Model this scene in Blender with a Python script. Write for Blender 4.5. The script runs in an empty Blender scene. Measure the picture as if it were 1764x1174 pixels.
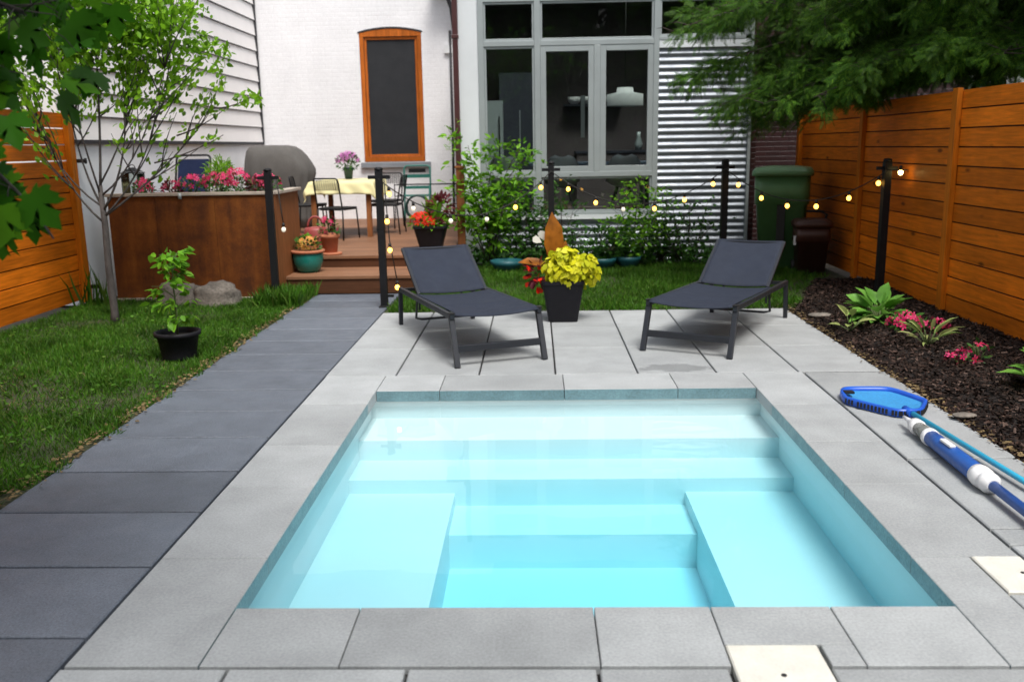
import bpy, math, random
import numpy as np
from mathutils import Vector, Matrix, noise as mnoise
R = math.radians
rng = np.random.default_rng(7)
random.seed(7)
S = bpy.context.scene
COL = S.collection

# ------------------------------------------------------------------ camera
cam_d = bpy.data.cameras.new('camera')
cam_d.sensor_width = 36.0
cam_d.lens = 31.84
cam_d.clip_start = 0.05
cam_d.clip_end = 3000
cam_d.dof.use_dof = True
cam_d.dof.focus_distance = 5.2
cam_d.dof.aperture_fstop = 2.6
cam = bpy.data.objects.new('camera', cam_d)
COL.objects.link(cam)
yaw, pitch, roll = 0.0282165, 0.2116363, -0.0167917
fw = Vector((-math.sin(yaw)*math.cos(pitch), math.cos(yaw)*math.cos(pitch), -math.sin(pitch)))
r0 = Vector((math.cos(yaw), math.sin(yaw), 0)); u0 = r0.cross(fw)
rr = r0*math.cos(roll) + u0*math.sin(roll); uu = u0*math.cos(roll) - r0*math.sin(roll)
M3 = Matrix((rr, uu, -fw)).transposed()
cam.matrix_world = Matrix.Translation((0, 0, 1.6)) @ M3.to_4x4()
S.camera = cam

# ------------------------------------------------------------------ light
SUN_EL, SUN_AZ = R(63), R(157)          # azimuth clockwise from +Y
w = bpy.data.worlds.new("World"); S.world = w; w.use_nodes = True
nt = w.node_tree; nt.nodes.clear()
sky = nt.nodes.new('ShaderNodeTexSky'); sky.sky_type = 'NISHITA'; sky.sun_disc = False
sky.sun_elevation = SUN_EL; sky.sun_rotation = SUN_AZ
sky.air_density = 1.0; sky.dust_density = 3.5; sky.ozone_density = 0.6
bg = nt.nodes.new('ShaderNodeBackground'); bg.inputs['Strength'].default_value = 0.108
wo = nt.nodes.new('ShaderNodeOutputWorld')
hs0 = nt.nodes.new('ShaderNodeHueSaturation'); hs0.inputs['Saturation'].default_value = 0.45   # overcast: the blue greyed
nt.links.new(sky.outputs[0], hs0.inputs['Color']); nt.links.new(hs0.outputs[0], bg.inputs[0]); nt.links.new(bg.outputs[0], wo.inputs[0])
sd = bpy.data.lights.new('sun', 'SUN'); sd.energy = 1.9; sd.angle = R(22); sd.color = (1.0, 0.96, 0.9)
sun = bpy.data.objects.new('sun', sd); COL.objects.link(sun)
sdir = Vector((math.sin(SUN_AZ)*math.cos(SUN_EL), math.cos(SUN_AZ)*math.cos(SUN_EL), math.sin(SUN_EL)))
sun.rotation_euler = sdir.to_track_quat('Z', 'Y').to_euler()
sun.location = sdir*40
S.view_settings.view_transform = 'Standard'; S.view_settings.look = 'None'
S.view_settings.exposure = 0.84; S.view_settings.gamma = 1.0
try: S.view_settings.use_curve_mapping = False
except Exception: pass
S.cycles.use_denoising = True
S.cycles.transparent_max_bounces = 24
S.cycles.max_bounces = 8
S.cycles.sample_clamp_indirect = 6.0

# ------------------------------------------------------------------ materials
def _base(name):
    m = bpy.data.materials.new(name); m.use_nodes = True
    t = m.node_tree; b = t.nodes['Principled BSDF']
    return m, t, b
def _n(t, ty, **kw):
    n = t.nodes.new(ty)
    for k, v in kw.items(): setattr(n, k, v)
    return n
def _coord(t, stretch=None):
    tc = _n(t, 'ShaderNodeTexCoord')
    if stretch is None: return tc.outputs['Object']
    mp = _n(t, 'ShaderNodeMapping'); mp.inputs['Scale'].default_value = stretch
    t.links.new(tc.outputs['Object'], mp.inputs['Vector']); return mp.outputs[0]
def _noise(t, co, scale, detail=4, rough=0.6):
    n = _n(t, 'ShaderNodeTexNoise'); n.inputs['Scale'].default_value = scale
    n.inputs['Detail'].default_value = detail; n.inputs['Roughness'].default_value = rough
    t.links.new(co, n.inputs['Vector']); return n.outputs['Fac']
def _map(t, src, a, b, c, d):
    n = _n(t, 'ShaderNodeMapRange'); n.inputs[1].default_value = a; n.inputs[2].default_value = b
    n.inputs[3].default_value = c; n.inputs[4].default_value = d
    t.links.new(src, n.inputs[0]); return n.outputs[0]
def _mul(t, a, b):
    n = _n(t, 'ShaderNodeMath', operation='MULTIPLY'); t.links.new(a, n.inputs[0]); t.links.new(b, n.inputs[1]); return n.outputs[0]
def _ramp(t, src, stops):
    n = _n(t, 'ShaderNodeValToRGB'); e = n.color_ramp.elements
    while len(e) < len(stops): e.new(0.5)
    for i, (p, c) in enumerate(stops):
        e[i].position = p; e[i].color = (*c, 1)
    t.links.new(src, n.inputs[0]); return n.outputs[0]
def _val(t, col, fac):
    n = _n(t, 'ShaderNodeHueSaturation')
    if hasattr(col, 'node'): t.links.new(col, n.inputs['Color'])
    else: n.inputs['Color'].default_value = (*col, 1)
    t.links.new(fac, n.inputs['Value']); return n.outputs[0]
def _bump(t, b, h, strength, dist=0.01):
    n = _n(t, 'ShaderNodeBump'); n.inputs['Strength'].default_value = strength; n.inputs['Distance'].default_value = dist
    t.links.new(h, n.inputs['Height']); t.links.new(n.outputs[0], b.inputs['Normal'])

def mat(name, col, rough=0.6, var=0.15, scale=6, bump=0.0, bscale=60, island=0.0, metal=0.0, stretch=None, fine=0.0, fscale=120, spec=0.5):
    m, t, b = _base(name)
    co = _coord(t, stretch)
    f = _map(t, _noise(t, co, scale), 0.3, 0.7, 1-var, 1+var)
    if fine: f = _mul(t, f, _map(t, _noise(t, co, fscale, 2), 0.3, 0.7, 1-fine, 1+fine))
    if island:
        g = _n(t, 'ShaderNodeNewGeometry')
        f = _mul(t, f, _map(t, g.outputs['Random Per Island'], 0, 1, 1-island, 1+island))
    t.links.new(_val(t, col, f), b.inputs['Base Color'])
    rn = _map(t, _noise(t, co, scale*2.3), 0.3, 0.7, max(0.02, rough-0.08), min(1, rough+0.08))
    t.links.new(rn, b.inputs['Roughness'])
    b.inputs['Metallic'].default_value = metal
    b.inputs['Specular IOR Level'].default_value = spec
    if bump: _bump(t, b, _noise(t, co, bscale, 3), bump)
    return m

def leafmat(name, cols, trans=0.35, rough=0.45, clump=0.3, cscale=3.0):
    m, t, b = _base(name)
    g = _n(t, 'ShaderNodeNewGeometry')
    k = len(cols)
    c = _ramp(t, g.outputs['Random Per Island'], [(i/max(1, k-1), cc) for i, cc in enumerate(cols)])
    co = _coord(t)
    c = _val(t, c, _map(t, _noise(t, co, cscale, 2), 0.3, 0.7, 1-clump, 1+clump))
    t.links.new(c, b.inputs['Base Color']); b.inputs['Roughness'].default_value = rough
    b.inputs['Specular IOR Level'].default_value = 0.18
    tr = _n(t, 'ShaderNodeBsdfTranslucent'); t.links.new(c, tr.inputs['Color'])
    mx = _n(t, 'ShaderNodeMixShader'); mx.inputs[0].default_value = trans
    out = t.nodes['Material Output']
    t.links.new(b.outputs[0], mx.inputs[1]); t.links.new(tr.outputs[0], mx.inputs[2]); t.links.new(mx.outputs[0], out.inputs['Surface'])
    return m

def woodmat(name, col, stretch, island=0.18, dark=0.35, rough=0.55, knots=True, kst=None, gscale=3.0, bump=0.25, weather=0.0):
    m, t, b = _base(name)
    co = _coord(t, stretch)
    g = _n(t, 'ShaderNodeNewGeometry')
    add = _n(t, 'ShaderNodeVectorMath', operation='ADD')
    comb = _n(t, 'ShaderNodeCombineXYZ')
    off = _map(t, g.outputs['Random Per Island'], 0, 1, 0, 60)
    for i in range(3): t.links.new(off, comb.inputs[i])
    t.links.new(co, add.inputs[0]); t.links.new(comb.outputs[0], add.inputs[1])
    gr = _noise(t, add.outputs[0], gscale, 6, 0.65)
    f = _map(t, gr, 0.3, 0.72, 1-dark, 1+dark*0.55)
    f = _mul(t, f, _map(t, g.outputs['Random Per Island'], 0, 1, 1-island, 1+island))
    co2 = _coord(t)
    f = _mul(t, f, _map(t, _noise(t, co2, 1.4, 3), 0.3, 0.7, 0.82, 1.14))
    c = _val(t, col, f)
    if knots:
        ck = _coord(t, kst or (4.6, 1.7, 4.6))
        a2 = _n(t, 'ShaderNodeVectorMath', operation='ADD'); t.links.new(ck, a2.inputs[0]); t.links.new(comb.outputs[0], a2.inputs[1])
        v = _n(t, 'ShaderNodeTexVoronoi'); v.inputs['Scale'].default_value = 1.0; t.links.new(a2.outputs[0], v.inputs['Vector'])
        kf = _map(t, v.outputs['Distance'], 0.05, 0.12, 0.3, 1.0)
        c = _val(t, c, kf)
    t.links.new(c, b.inputs['Base Color']); b.inputs['Roughness'].default_value = rough
    b.inputs['Specular IOR Level'].default_value = 0.16
    _bump(t, b, gr, bump, 0.004)
    return m

def rustmat(name):
    m, t, b = _base(name); co = _coord(t); st = _coord(t, (4.5, 4.5, .45))
    g = _n(t, 'ShaderNodeMath', operation='ADD'); t.links.new(_map(t, _noise(t, st, 1.6, 5), 0, 1, 0, .44), g.inputs[0]); t.links.new(_map(t, _noise(t, co, 3.2, 6, .7), 0, 1, 0, .60), g.inputs[1])
    c = _ramp(t, g.outputs[0], [(.28, (0.04, 0.019, 0.010)), (.43, (0.085, 0.027, 0.009)), (.56, (0.165, 0.050, 0.010)), (.74, (0.29, 0.10, 0.018))])
    t.links.new(_val(t, c, _map(t, _noise(t, co, 60, 3), .3, .7, .85, 1.15)), b.inputs['Base Color']); b.inputs['Roughness'].default_value = .62; b.inputs['Specular IOR Level'].default_value = .25
    _bump(t, b, _noise(t, co, 40, 4), .15, .004)
    return m

def emit(name, col, strength):
    m, t, b = _base(name)
    b.inputs['Base Color'].default_value = (*col, 1)
    b.inputs['Emission Color'].default_value = (*col, 1); b.inputs['Emission Strength'].default_value = strength
    return m

def glassmat(name, tint=(0.82, 0.88, 0.86), ior=1.5, rough=0.0, wob=0.0):
    m, t, b = _base(name); t.nodes.remove(b)
    fr = _n(t, 'ShaderNodeFresnel'); fr.inputs['IOR'].default_value = ior
    tr = _n(t, 'ShaderNodeBsdfTransparent'); tr.inputs[0].default_value = (*tint, 1)
    gl = _n(t, 'ShaderNodeBsdfGlossy'); gl.inputs['Roughness'].default_value = rough
    mx = _n(t, 'ShaderNodeMixShader')
    t.links.new(fr.outputs[0], mx.inputs[0]); t.links.new(tr.outputs[0], mx.inputs[1]); t.links.new(gl.outputs[0], mx.inputs[2])
    t.links.new(mx.outputs[0], t.nodes['Material Output'].inputs['Surface'])
    if wob:
        bp = _n(t, 'ShaderNodeBump'); bp.inputs['Strength'].default_value = wob; bp.inputs['Distance'].default_value = 0.02
        t.links.new(_noise(t, _coord(t), 2.2, 2), bp.inputs['Height'])
        t.links.new(bp.outputs[0], gl.inputs['Normal']); t.links.new(bp.outputs[0], fr.inputs['Normal'])
    return m

MT = {}
MT['ground'] = mat('soil_ground', (0.05, 0.042, 0.03), 0.95, 0.3, 4, 0.5, 40)
MT['soil'] = mat('lawn_soil', (0.035, 0.04, 0.016), 0.95, 0.4, 6, 0.6, 50)
MT['path'] = mat('charcoal_paver', (0.112, 0.130, 0.160), 0.5, 0.13, 4.0, 0.4, 150, 0.16, fine=0.26, fscale=110)
MT['slab'] = mat('grey_paver', (0.315, 0.333, 0.340), 0.7, 0.12, 3.2, 0.25, 150, 0.13, fine=0.13, fscale=95)
MT['edgeshade'] = mat('shaded_slab_edge', (0.13, 0.215, 0.24), 0.35, 0.15, 6, 0.3, 90, 0.06, fine=0.2, fscale=90)
MT['joint'] = mat('joint_sand', (0.018, 0.017, 0.016), 0.95, 0.3, 30)
MT['lid'] = mat('cream_lid', (0.62, 0.61, 0.55), 0.55, 0.08, 9, 0.1, 90, fine=0.05)
MT['liner'] = mat('pool_liner', (0.76, 0.75, 0.745), 0.5, 0.02, 2)
MT['brick_white'] = None
MT['parge'] = mat('white_parging', (0.84, 0.86, 0.88), 0.85, 0.05, 2.5, 0.2, 30)
MT['siding'] = mat('cream_siding', (0.88, 0.86, 0.85), 0.6, 0.04, 2, 0.05, 60)
MT['dark'] = mat('black_metal', (0.007, 0.0075, 0.009), 0.55, 0.2, 8, 0.05, 90, spec=0.3)
MT['darkline'] = mat('dark_flashing', (0.03, 0.03, 0.035), 0.7, 0.2, 8)
MT['fence'] = woodmat('cedar_board', (0.68, 0.172, 0.008), (14, 0.9, 14), island=0.34)
MT['fencepost'] = woodmat('cedar_post', (0.64, 0.18, 0.010), (14, 14, 0.9), kst=(7, 7, 2.5))
MT['trimwood'] = woodmat('orange_trim', (0.50, 0.135, 0.022), (12, 12, 1.2), knots=False, rough=0.35)
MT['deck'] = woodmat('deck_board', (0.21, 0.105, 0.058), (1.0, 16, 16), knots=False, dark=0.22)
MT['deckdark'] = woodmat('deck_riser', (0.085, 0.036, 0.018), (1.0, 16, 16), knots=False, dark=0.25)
MT['corten'] = rustmat('rusty_steel')
MT['ledge'] = mat('stone_ledge', (0.42, 0.36, 0.30), 0.7, 0.15, 6, 0.2, 60)
MT['fabric'] = mat('sling_fabric', (0.011, 0.018, 0.037), 0.72, 0.10, 5, 0.5, 700, fine=0.12, fscale=420)
MT['frame'] = mat('charcoal_frame', (0.016, 0.019, 0.025), 0.42, 0.1, 10)
MT['alu'] = mat('grey_aluminium', (0.33, 0.37, 0.375), 0.42, 0.06, 3, metal=0.2)
MT['whitepanel'] = mat('white_panel', (0.66, 0.70, 0.72), 0.5, 0.05, 2)
MT['corrug'] = mat('corrugated_steel', (0.33, 0.36, 0.40), 0.55, 0.10, 2.5, metal=0.6)
MT['glass'] = glassmat('window_glass', (0.90, 0.94, 0.93), 1.62)
MT['screen'] = mat('insect_screen', (0.013, 0.015, 0.019), 0.75, 0.12, 2)
MT['maroon'] = mat('maroon_metal', (0.060, 0.018, 0.018), 0.4, 0.1, 4)
MT['stone'] = mat('boulder', (0.155, 0.137, 0.117), 0.9, 0.35, 5, 0.8, 14, fine=0.25, fscale=40)
MT['sill'] = mat('slate_sill', (0.22, 0.235, 0.26), 0.7, 0.1, 9, 0.2, 50)
MT['cover'] = mat('taupe_cover', (0.09, 0.085, 0.08), 0.8, 0.12, 3, 0.2, 30)
MT['navy'] = mat('navy_plastic', (0.009, 0.016, 0.05), 0.75, 0.1, 8, spec=0.2)
MT['cloth'] = mat('cream_cloth', (0.72, 0.66, 0.36), 0.85, 0.06, 6, 0.15, 60)
MT['tablewood'] = woodmat('table_wood', (0.25, 0.095, 0.035), (10, 10, 1), knots=False)
MT['greenmetal'] = mat('teal_green_paint', (0.02, 0.155, 0.125), 0.45, 0.1, 8)
MT['hose'] = mat('dark_green_hose', (0.008, 0.04, 0.034), 0.45, 0.2, 10)
MT['terracotta'] = mat('terracotta', (0.42, 0.15, 0.075), 0.85, 0.18, 8, 0.2, 60)
MT['redcan'] = mat('dusty_red_plastic', (0.26, 0.045, 0.04), 0.5, 0.1, 8)
MT['teal'] = mat('teal_glaze', (0.012, 0.17, 0.14), 0.22, 0.15, 7)
MT['plant_pot'] = mat('black_pot', (0.008, 0.008, 0.011), 0.6, 0.15, 6, spec=0.25)
MT['potsoil'] = mat('potting_soil', (0.025, 0.017, 0.012), 0.95, 0.4, 30, 0.8, 60)
MT['bingreen'] = mat('green_bin_plastic', (0.085, 0.205, 0.08), 0.4, 0.12, 3, 0.06, 80)
MT['binlid'] = mat('green_bin_lid', (0.10, 0.22, 0.10), 0.42, 0.12, 3)
MT['binbrown'] = mat('brown_bin_plastic', (0.055, 0.022, 0.016), 0.45, 0.2, 4)
MT['black'] = mat('black_rubber', (0.01, 0.01, 0.01), 0.6, 0.2, 8)
MT['white'] = mat('white_plastic', (0.78, 0.79, 0.8), 0.35, 0.04, 9)
MT['blue'] = mat('blue_plastic', (0.012, 0.095, 0.52), 0.35, 0.08, 9)
MT['bluebody'] = mat('deep_blue_tube', (0.014, 0.09, 0.36), 0.4, 0.1, 9)
MT['cyan'] = mat('cyan_pole', (0.03, 0.40, 0.62), 0.4, 0.0, 9)
MT['mesh'] = mat('blue_net', (0.03, 0.24, 0.52), 0.7, 0.12, 60, 0.4, 350)
MT['clear'] = mat('smoky_tube', (0.16, 0.17, 0.16), 0.2, 0.3, 25)
MT['bark'] = mat('grey_bark', (0.06, 0.052, 0.048), 0.9, 0.3, 9, 0.7, 35, stretch=(1, 1, 0.35), fine=0.3, fscale=40)
MT['twig'] = mat('brown_twig', (0.06, 0.045, 0.038), 0.9, 0.25, 12)
MT['stem'] = mat('green_stem', (0.075, 0.11, 0.03), 0.7, 0.2, 12)
MT['darkbrick'] = None
MT['bulb'] = emit('warm_bulb', (1.0, 0.48, 0.07), 4.0)
MT['bulbfence'] = emit('bright_amber_bulb', (1.0, 0.76, 0.27), 10.0)
MT['bulbdim'] = emit('pale_bulb', (1.0, 0.93, 0.75), 0.3)
MT['wire'] = mat('black_cord', (0.015, 0.014, 0.013), 0.7, 0.2, 9)
MT['iwall'] = mat('dim_interior_wall', (0.085, 0.068, 0.07), 0.8, 0.1, 2)
MT['ifloor'] = woodmat('interior_floor', (0.10, 0.06, 0.04), (1, 12, 12), knots=False)
MT['shade'] = mat('white_lamp_shade', (0.72, 0.73, 0.72), 0.6, 0.03, 5)
MT['shell'] = mat('white_shell_chair', (0.75, 0.75, 0.74), 0.4, 0.03, 5)
MT['icab'] = mat('dark_cabinet', (0.03, 0.032, 0.045), 0.5, 0.1, 3)
MT['itable'] = mat('pale_blue_top', (0.25, 0.32, 0.42), 0.4, 0.08, 3)
MT['mulch'] = leafmat('bark_chips', [(0.006, 0.004, 0.003), (0.012, 0.007, 0.005), (0.022, 0.013, 0.009), (0.008, 0.005, 0.004), (0.085, 0.05, 0.038), (0.010, 0.006, 0.005), (0.007, 0.004, 0.003), (0.03, 0.017, 0.012), (0.006, 0.004, 0.003), (0.15, 0.10, 0.08)], 0.0, 0.7, 0.25)
MT['mulchbed'] = mat('mulch_ground', (0.009, 0.006, 0.005), 0.95, 0.4, 20, 0.9, 60)
MT['grass'] = leafmat('grass_blades', [(0.026, 0.085, 0.007), (0.05, 0.15, 0.010), (0.08, 0.20, 0.016), (0.035, 0.105, 0.009), (0.13, 0.21, 0.035)], 0.35, 0.5, 0.4, 2.2)
MT['dry'] = leafmat('dry_grass', [(0.16, 0.11, 0.05), (0.26, 0.19, 0.09), (0.09, 0.06, 0.03)], 0.2, 0.8, 0.2)
MT['leaf_tree'] = leafmat('young_tree_leaf', [(0.12, 0.27, 0.018), (0.20, 0.44, 0.02), (0.30, 0.56, 0.035), (0.09, 0.20, 0.015)], 0.5, 0.45, 0.25)
MT['leaf_maple'] = leafmat('maple_leaf', [(0.025, 0.105, 0.006), (0.05, 0.18, 0.009), (0.02, 0.075, 0.006), (0.11, 0.30, 0.012)], 0.5, 0.42, 0.3, 4)
MT['cedar'] = leafmat('cedar_spray', [(0.020, 0.068, 0.010), (0.042, 0.125, 0.012), (0.085, 0.20, 0.014), (0.016, 0.05, 0.010), (0.17, 0.33, 0.022)], 0.3, 0.55, 0.55, 1.6)
MT['leaf_shrub'] = leafmat('shrub_leaf', [(0.08, 0.23, 0.018), (0.16, 0.40, 0.025), (0.25, 0.53, 0.035), (0.06, 0.16, 0.015)], 0.45, 0.45, 0.3, 2.5)
MT['leaf_dark'] = leafmat('dark_shrub_leaf', [(0.03, 0.09, 0.02), (0.05, 0.14, 0.025), (0.08, 0.21, 0.03)], 0.35, 0.45, 0.35, 3)
MT['lime'] = leafmat('lime_leaf', [(0.56, 0.56, 0.015), (0.68, 0.66, 0.02), (0.42, 0.47, 0.015), (0.76, 0.72, 0.05)], 0.3, 0.45, 0.15)
MT['canna'] = leafmat('bronze_leaf', [(0.26, 0.085, 0.012), (0.34, 0.12, 0.012), (0.20, 0.05, 0.012)], 0.35, 0.4, 0.4, 9)
MT['burg'] = leafmat('burgundy_leaf', [(0.10, 0.012, 0.022), (0.16, 0.03, 0.035), (0.06, 0.01, 0.015)], 0.25, 0.45, 0.3)
MT['hosta'] = leafmat('hosta_leaf', [(0.13, 0.32, 0.05), (0.19, 0.42, 0.07), (0.10, 0.26, 0.04)], 0.3, 0.4, 0.25, 6)
MT['varieg'] = leafmat('variegated_leaf', [(0.52, 0.55, 0.22), (0.16, 0.27, 0.06), (0.45, 0.50, 0.18)], 0.3, 0.45, 0.2)
MT['pink'] = leafmat('pink_petal', [(0.60, 0.012, 0.10), (0.72, 0.03, 0.16), (0.75, 0.10, 0.24), (0.55, 0.01, 0.05)], 0.25, 0.5, 0.15)
MT['red'] = leafmat('red_petal', [(0.72, 0.02, 0.01), (0.80, 0.05, 0.015), (0.62, 0.012, 0.012)], 0.25, 0.5, 0.12)
MT['mauve'] = leafmat('mauve_petal', [(0.55, 0.16, 0.45), (0.62, 0.26, 0.55), (0.42, 0.09, 0.34)], 0.25, 0.5, 0.12)
MT['peach'] = leafmat('peach_petal', [(0.72, 0.34, 0.06), (0.75, 0.45, 0.10), (0.70, 0.22, 0.10)], 0.25, 0.5, 0.12)
MT['whitepetal'] = leafmat('white_petal', [(0.75, 0.74, 0.66), (0.7, 0.7, 0.6)], 0.25, 0.5, 0.05)
MT['bowl'] = mat('turquoise_bowl', (0.012, 0.085, 0.10), 0.45, 0.15, 6)

def brickmat(name, col, mortar, bump=0.5, var=0.08):
    m, t, b = _base(name)
    tc = _n(t, 'ShaderNodeTexCoord'); mp = _n(t, 'ShaderNodeMapping'); mp.inputs['Rotation'].default_value = (R(90), 0, 0)
    t.links.new(tc.outputs['Object'], mp.inputs[0])
    bk = _n(t, 'ShaderNodeTexBrick'); bk.inputs['Scale'].default_value = 1.0
    bk.inputs['Color1'].default_value = (*col, 1); bk.inputs['Color2'].default_value = (*[c*(1-var) for c in col], 1)
    bk.inputs['Mortar'].default_value = (*mortar, 1)
    bk.inputs['Mortar Size'].default_value = 0.006; bk.inputs['Mortar Smooth'].default_value = 0.6
    bk.inputs['Brick Width'].default_value = 0.215; bk.inputs['Row Height'].default_value = 0.073
    t.links.new(mp.outputs[0], bk.inputs['Vector'])
    f = _mul(t, _map(t, _noise(t, tc.outputs['Object'], 1.6, 5), 0.3, 0.7, 0.94, 1.05), _map(t, _noise(t, tc.outputs['Object'], 22, 3), 0.3, 0.7, 0.96, 1.04))
    t.links.new(_val(t, bk.outputs['Color'], f), b.inputs['Base Color']); b.inputs['Roughness'].default_value = 0.38
    inv = _map(t, bk.outputs['Fac'], 0, 1, 1, 0)
    ad = _n(t, 'ShaderNodeMath', operation='ADD'); t.links.new(inv, ad.inputs[0])
    t.links.new(_map(t, _noise(t, tc.outputs['Object'], 16, 4), 0, 1, 0, 1.0), ad.inputs[1])
    _bump(t, b, ad.outputs[0], bump, 0.012)
    return m
MT['brick_white'] = brickmat('white_painted_brick', (0.84, 0.84, 0.86), (0.80, 0.80, 0.82), 0.3, 0.02)
MT['darkbrick'] = brickmat('dark_red_brick', (0.030, 0.009, 0.009), (0.026, 0.012, 0.012), 0.5, 0.25)
MT['water'] = glassmat('pool_water', (0.97, 0.995, 1.0), 1.33, 0.01, 0.06)
_t = MT['water'].node_tree
va = _t.nodes.new('ShaderNodeVolumeAbsorption'); va.inputs['Color'].default_value = (0.12, 0.875, 1.0, 1); va.inputs['Density'].default_value = 0.8
_t.links.new(va.outputs[0], _t.nodes['Material Output'].inputs['Volume'])
def slab_stain():
    # the grey slabs carry one damp, sandy patch near the pool's far end
    t = MT['slab'].node_tree; b = t.nodes['Principled BSDF']
    lk = b.inputs['Base Color'].links[0]; src = lk.from_socket
    tc = _n(t, 'ShaderNodeTexCoord'); mp = _n(t, 'ShaderNodeMapping')
    mp.inputs['Location'].default_value = (-1.0/0.30, -6.46/0.13, 0); mp.inputs['Scale'].default_value = (1/0.30, 1/0.13, 0.0)
    t.links.new(tc.outputs['Object'], mp.inputs[0])
    ln = _n(t, 'ShaderNodeVectorMath', operation='LENGTH'); t.links.new(mp.outputs[0], ln.inputs[0])
    ad = _n(t, 'ShaderNodeMath', operation='ADD'); t.links.new(ln.outputs['Value'], ad.inputs[0])
    t.links.new(_map(t, _noise(t, tc.outputs['Object'], 9, 4), 0.2, 0.8, -0.5, 0.5), ad.inputs[1])
    f = _map(t, ad.outputs[0], 0.75, 0.98, 0.66, 1.0)
    t.links.new(_val(t, src, f), b.inputs['Base Color'])
slab_stain()

# ------------------------------------------------------------------ mesh helpers
def link(name, me, m, parent=None):
    o = bpy.data.objects.new(name, me); COL.objects.link(o)
    if m is not None: me.materials.append(m)
    if parent is not None: o.parent = parent
    return o
class MB:
    def __init__(s): s.v = []; s.f = []; s.sm = []
    def add(s, vs, fs, smooth=False):
        k = len(s.v); s.v += [tuple(p) for p in vs]; s.f += [tuple(i+k for i in f) for f in fs]; s.sm += [smooth]*len(fs); return s
    def box(s, x0, x1, y0, y1, z0, z1, mtx=None):
        vs = [(x, y, z) for x in (x0, x1) for y in (y0, y1) for z in (z0, z1)]
        if mtx is not None: vs = [mtx @ Vector(p) for p in vs]
        return s.add(vs, [(0, 1, 3, 2), (4, 6, 7, 5), (0, 4, 5, 1), (2, 3, 7, 6), (0, 2, 6, 4), (1, 5, 7, 3)])
    def bbox(s, x0, x1, y0, y1, z0, z1, b=0.004):
        # box whose top edges are chamfered
        vs = [(x0, y0, z0), (x1, y0, z0), (x1, y1, z0), (x0, y1, z0), (x0, y0, z1-b), (x1, y0, z1-b), (x1, y1, z1-b), (x0, y1, z1-b),
              (x0+b, y0+b, z1), (x1-b, y0+b, z1), (x1-b, y1-b, z1), (x0+b, y1-b, z1)]
        fs = [(3, 2, 1, 0), (8, 9, 10, 11)]
        for i in range(4):
            j = (i+1) % 4; fs += [(i, j, j+4, i+4), (i+4, j+4, j+8, i+8)]
        return s.add(vs, fs)
    def bar(s, p0, p1, wx, wy, up=(0, 0, 1)):
        p0, p1 = Vector(p0), Vector(p1); d = (p1-p0).normalized(); u = Vector(up)
        if abs(d.dot(u)) > 0.98: u = Vector((0, 1, 0))
        a = d.cross(u).normalized()*wx/2; b = a.cross(d).normalized()*wy/2
        vs = [p+q for p in (p0, p1) for q in (-a-b, a-b, a+b, -a+b)]
        return s.add(vs, [(3, 2, 1, 0), (4, 5, 6, 7)]+[(i, (i+1) % 4, (i+1) % 4+4, i+4) for i in range(4)])
    def tube(s, pts, rad, n=8, cap=True):
        pts = [Vector(p) for p in pts]; k = len(pts)
        if not hasattr(rad, '__len__'): rad = [rad]*k
        vs = []; ref = None
        for i, p in enumerate(pts):
            d = (pts[min(i+1, k-1)]-pts[max(i-1, 0)])
            d = d.normalized() if d.length > 1e-9 else Vector((0, 0, 1))
            if ref is None: ref = Vector((1, 0, 0)) if abs(d.x) < 0.9 else Vector((0, 1, 0))
            a = ref - d*ref.dot(d); a.normalize(); ref = a; b = d.cross(a)
            for j in range(n):
                t = 2*math.pi*j/n; vs.append(p + (a*math.cos(t)+b*math.sin(t))*rad[i])
        fs = [(i*n+j, i*n+(j+1) % n, (i+1)*n+(j+1) % n, (i+1)*n+j) for i in range(k-1) for j in range(n)]
        s.add(vs, fs, True)
        if cap:
            o = len(s.v)-len(vs); s.f += [tuple(o+j for j in reversed(range(n))), tuple(o+(k-1)*n+j for j in range(n))]; s.sm += [False, False]
        return s
    def loft(s, rings, smooth=True, cap0=True, cap1=True):
        n = len(rings[0]); k = len(rings); vs = [p for r in rings for p in r]
        fs = [(i*n+j, i*n+(j+1) % n, (i+1)*n+(j+1) % n, (i+1)*n+j) for i in range(k-1) for j in range(n)]
        o = len(s.v); s.add(vs, fs, smooth)
        if cap0: s.f.append(tuple(o+j for j in reversed(range(n)))); s.sm.append(False)
        if cap1: s.f.append(tuple(o+(k-1)*n+j for j in range(n))); s.sm.append(False)
        return s
    def lathe(s, prof, n=28, c=(0, 0, 0), cap0=True, cap1=False):
        return s.loft([[(c[0]+r*math.cos(2*math.pi*j/n), c[1]+r*math.sin(2*math.pi*j/n), c[2]+z) for j in range(n)] for r, z in prof], True, cap0, cap1)
    def ball(s, c, r, n=10, sz=1.0):
        return s.lathe([(max(1e-4, r*math.sin(math.pi*i/n)), -r*sz*math.cos(math.pi*i/n)) for i in range(n+1)], n+4, c, True, True)
    def build(s, name, m, parent=None, off=None, bevel=0.0):
        me = bpy.data.meshes.new(name)
        vs = s.v if off is None else [(p[0]-off[0], p[1]-off[1], p[2]-off[2]) for p in s.v]
        me.from_pydata([tuple(p) for p in vs], [], s.f); me.polygons.foreach_set('use_smooth', s.sm); me.update()
        o = link(name, me, m, parent)
        if bevel:
            bv = o.modifiers.new('bevel', 'BEVEL'); bv.width = bevel; bv.segments = 2; bv.limit_method = 'ANGLE'; bv.angle_limit = R(40)
        return o
def sring(cx, cy, z, rx, ry, n=32, e=4.0):
    out = []
    for j in range(n):
        t = 2*math.pi*j/n; c, q = math.cos(t), math.sin(t)
        out.append((cx+rx*math.copysign(abs(c)**(2/e), c), cy+ry*math.copysign(abs(q)**(2/e), q), z))
    return out

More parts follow.
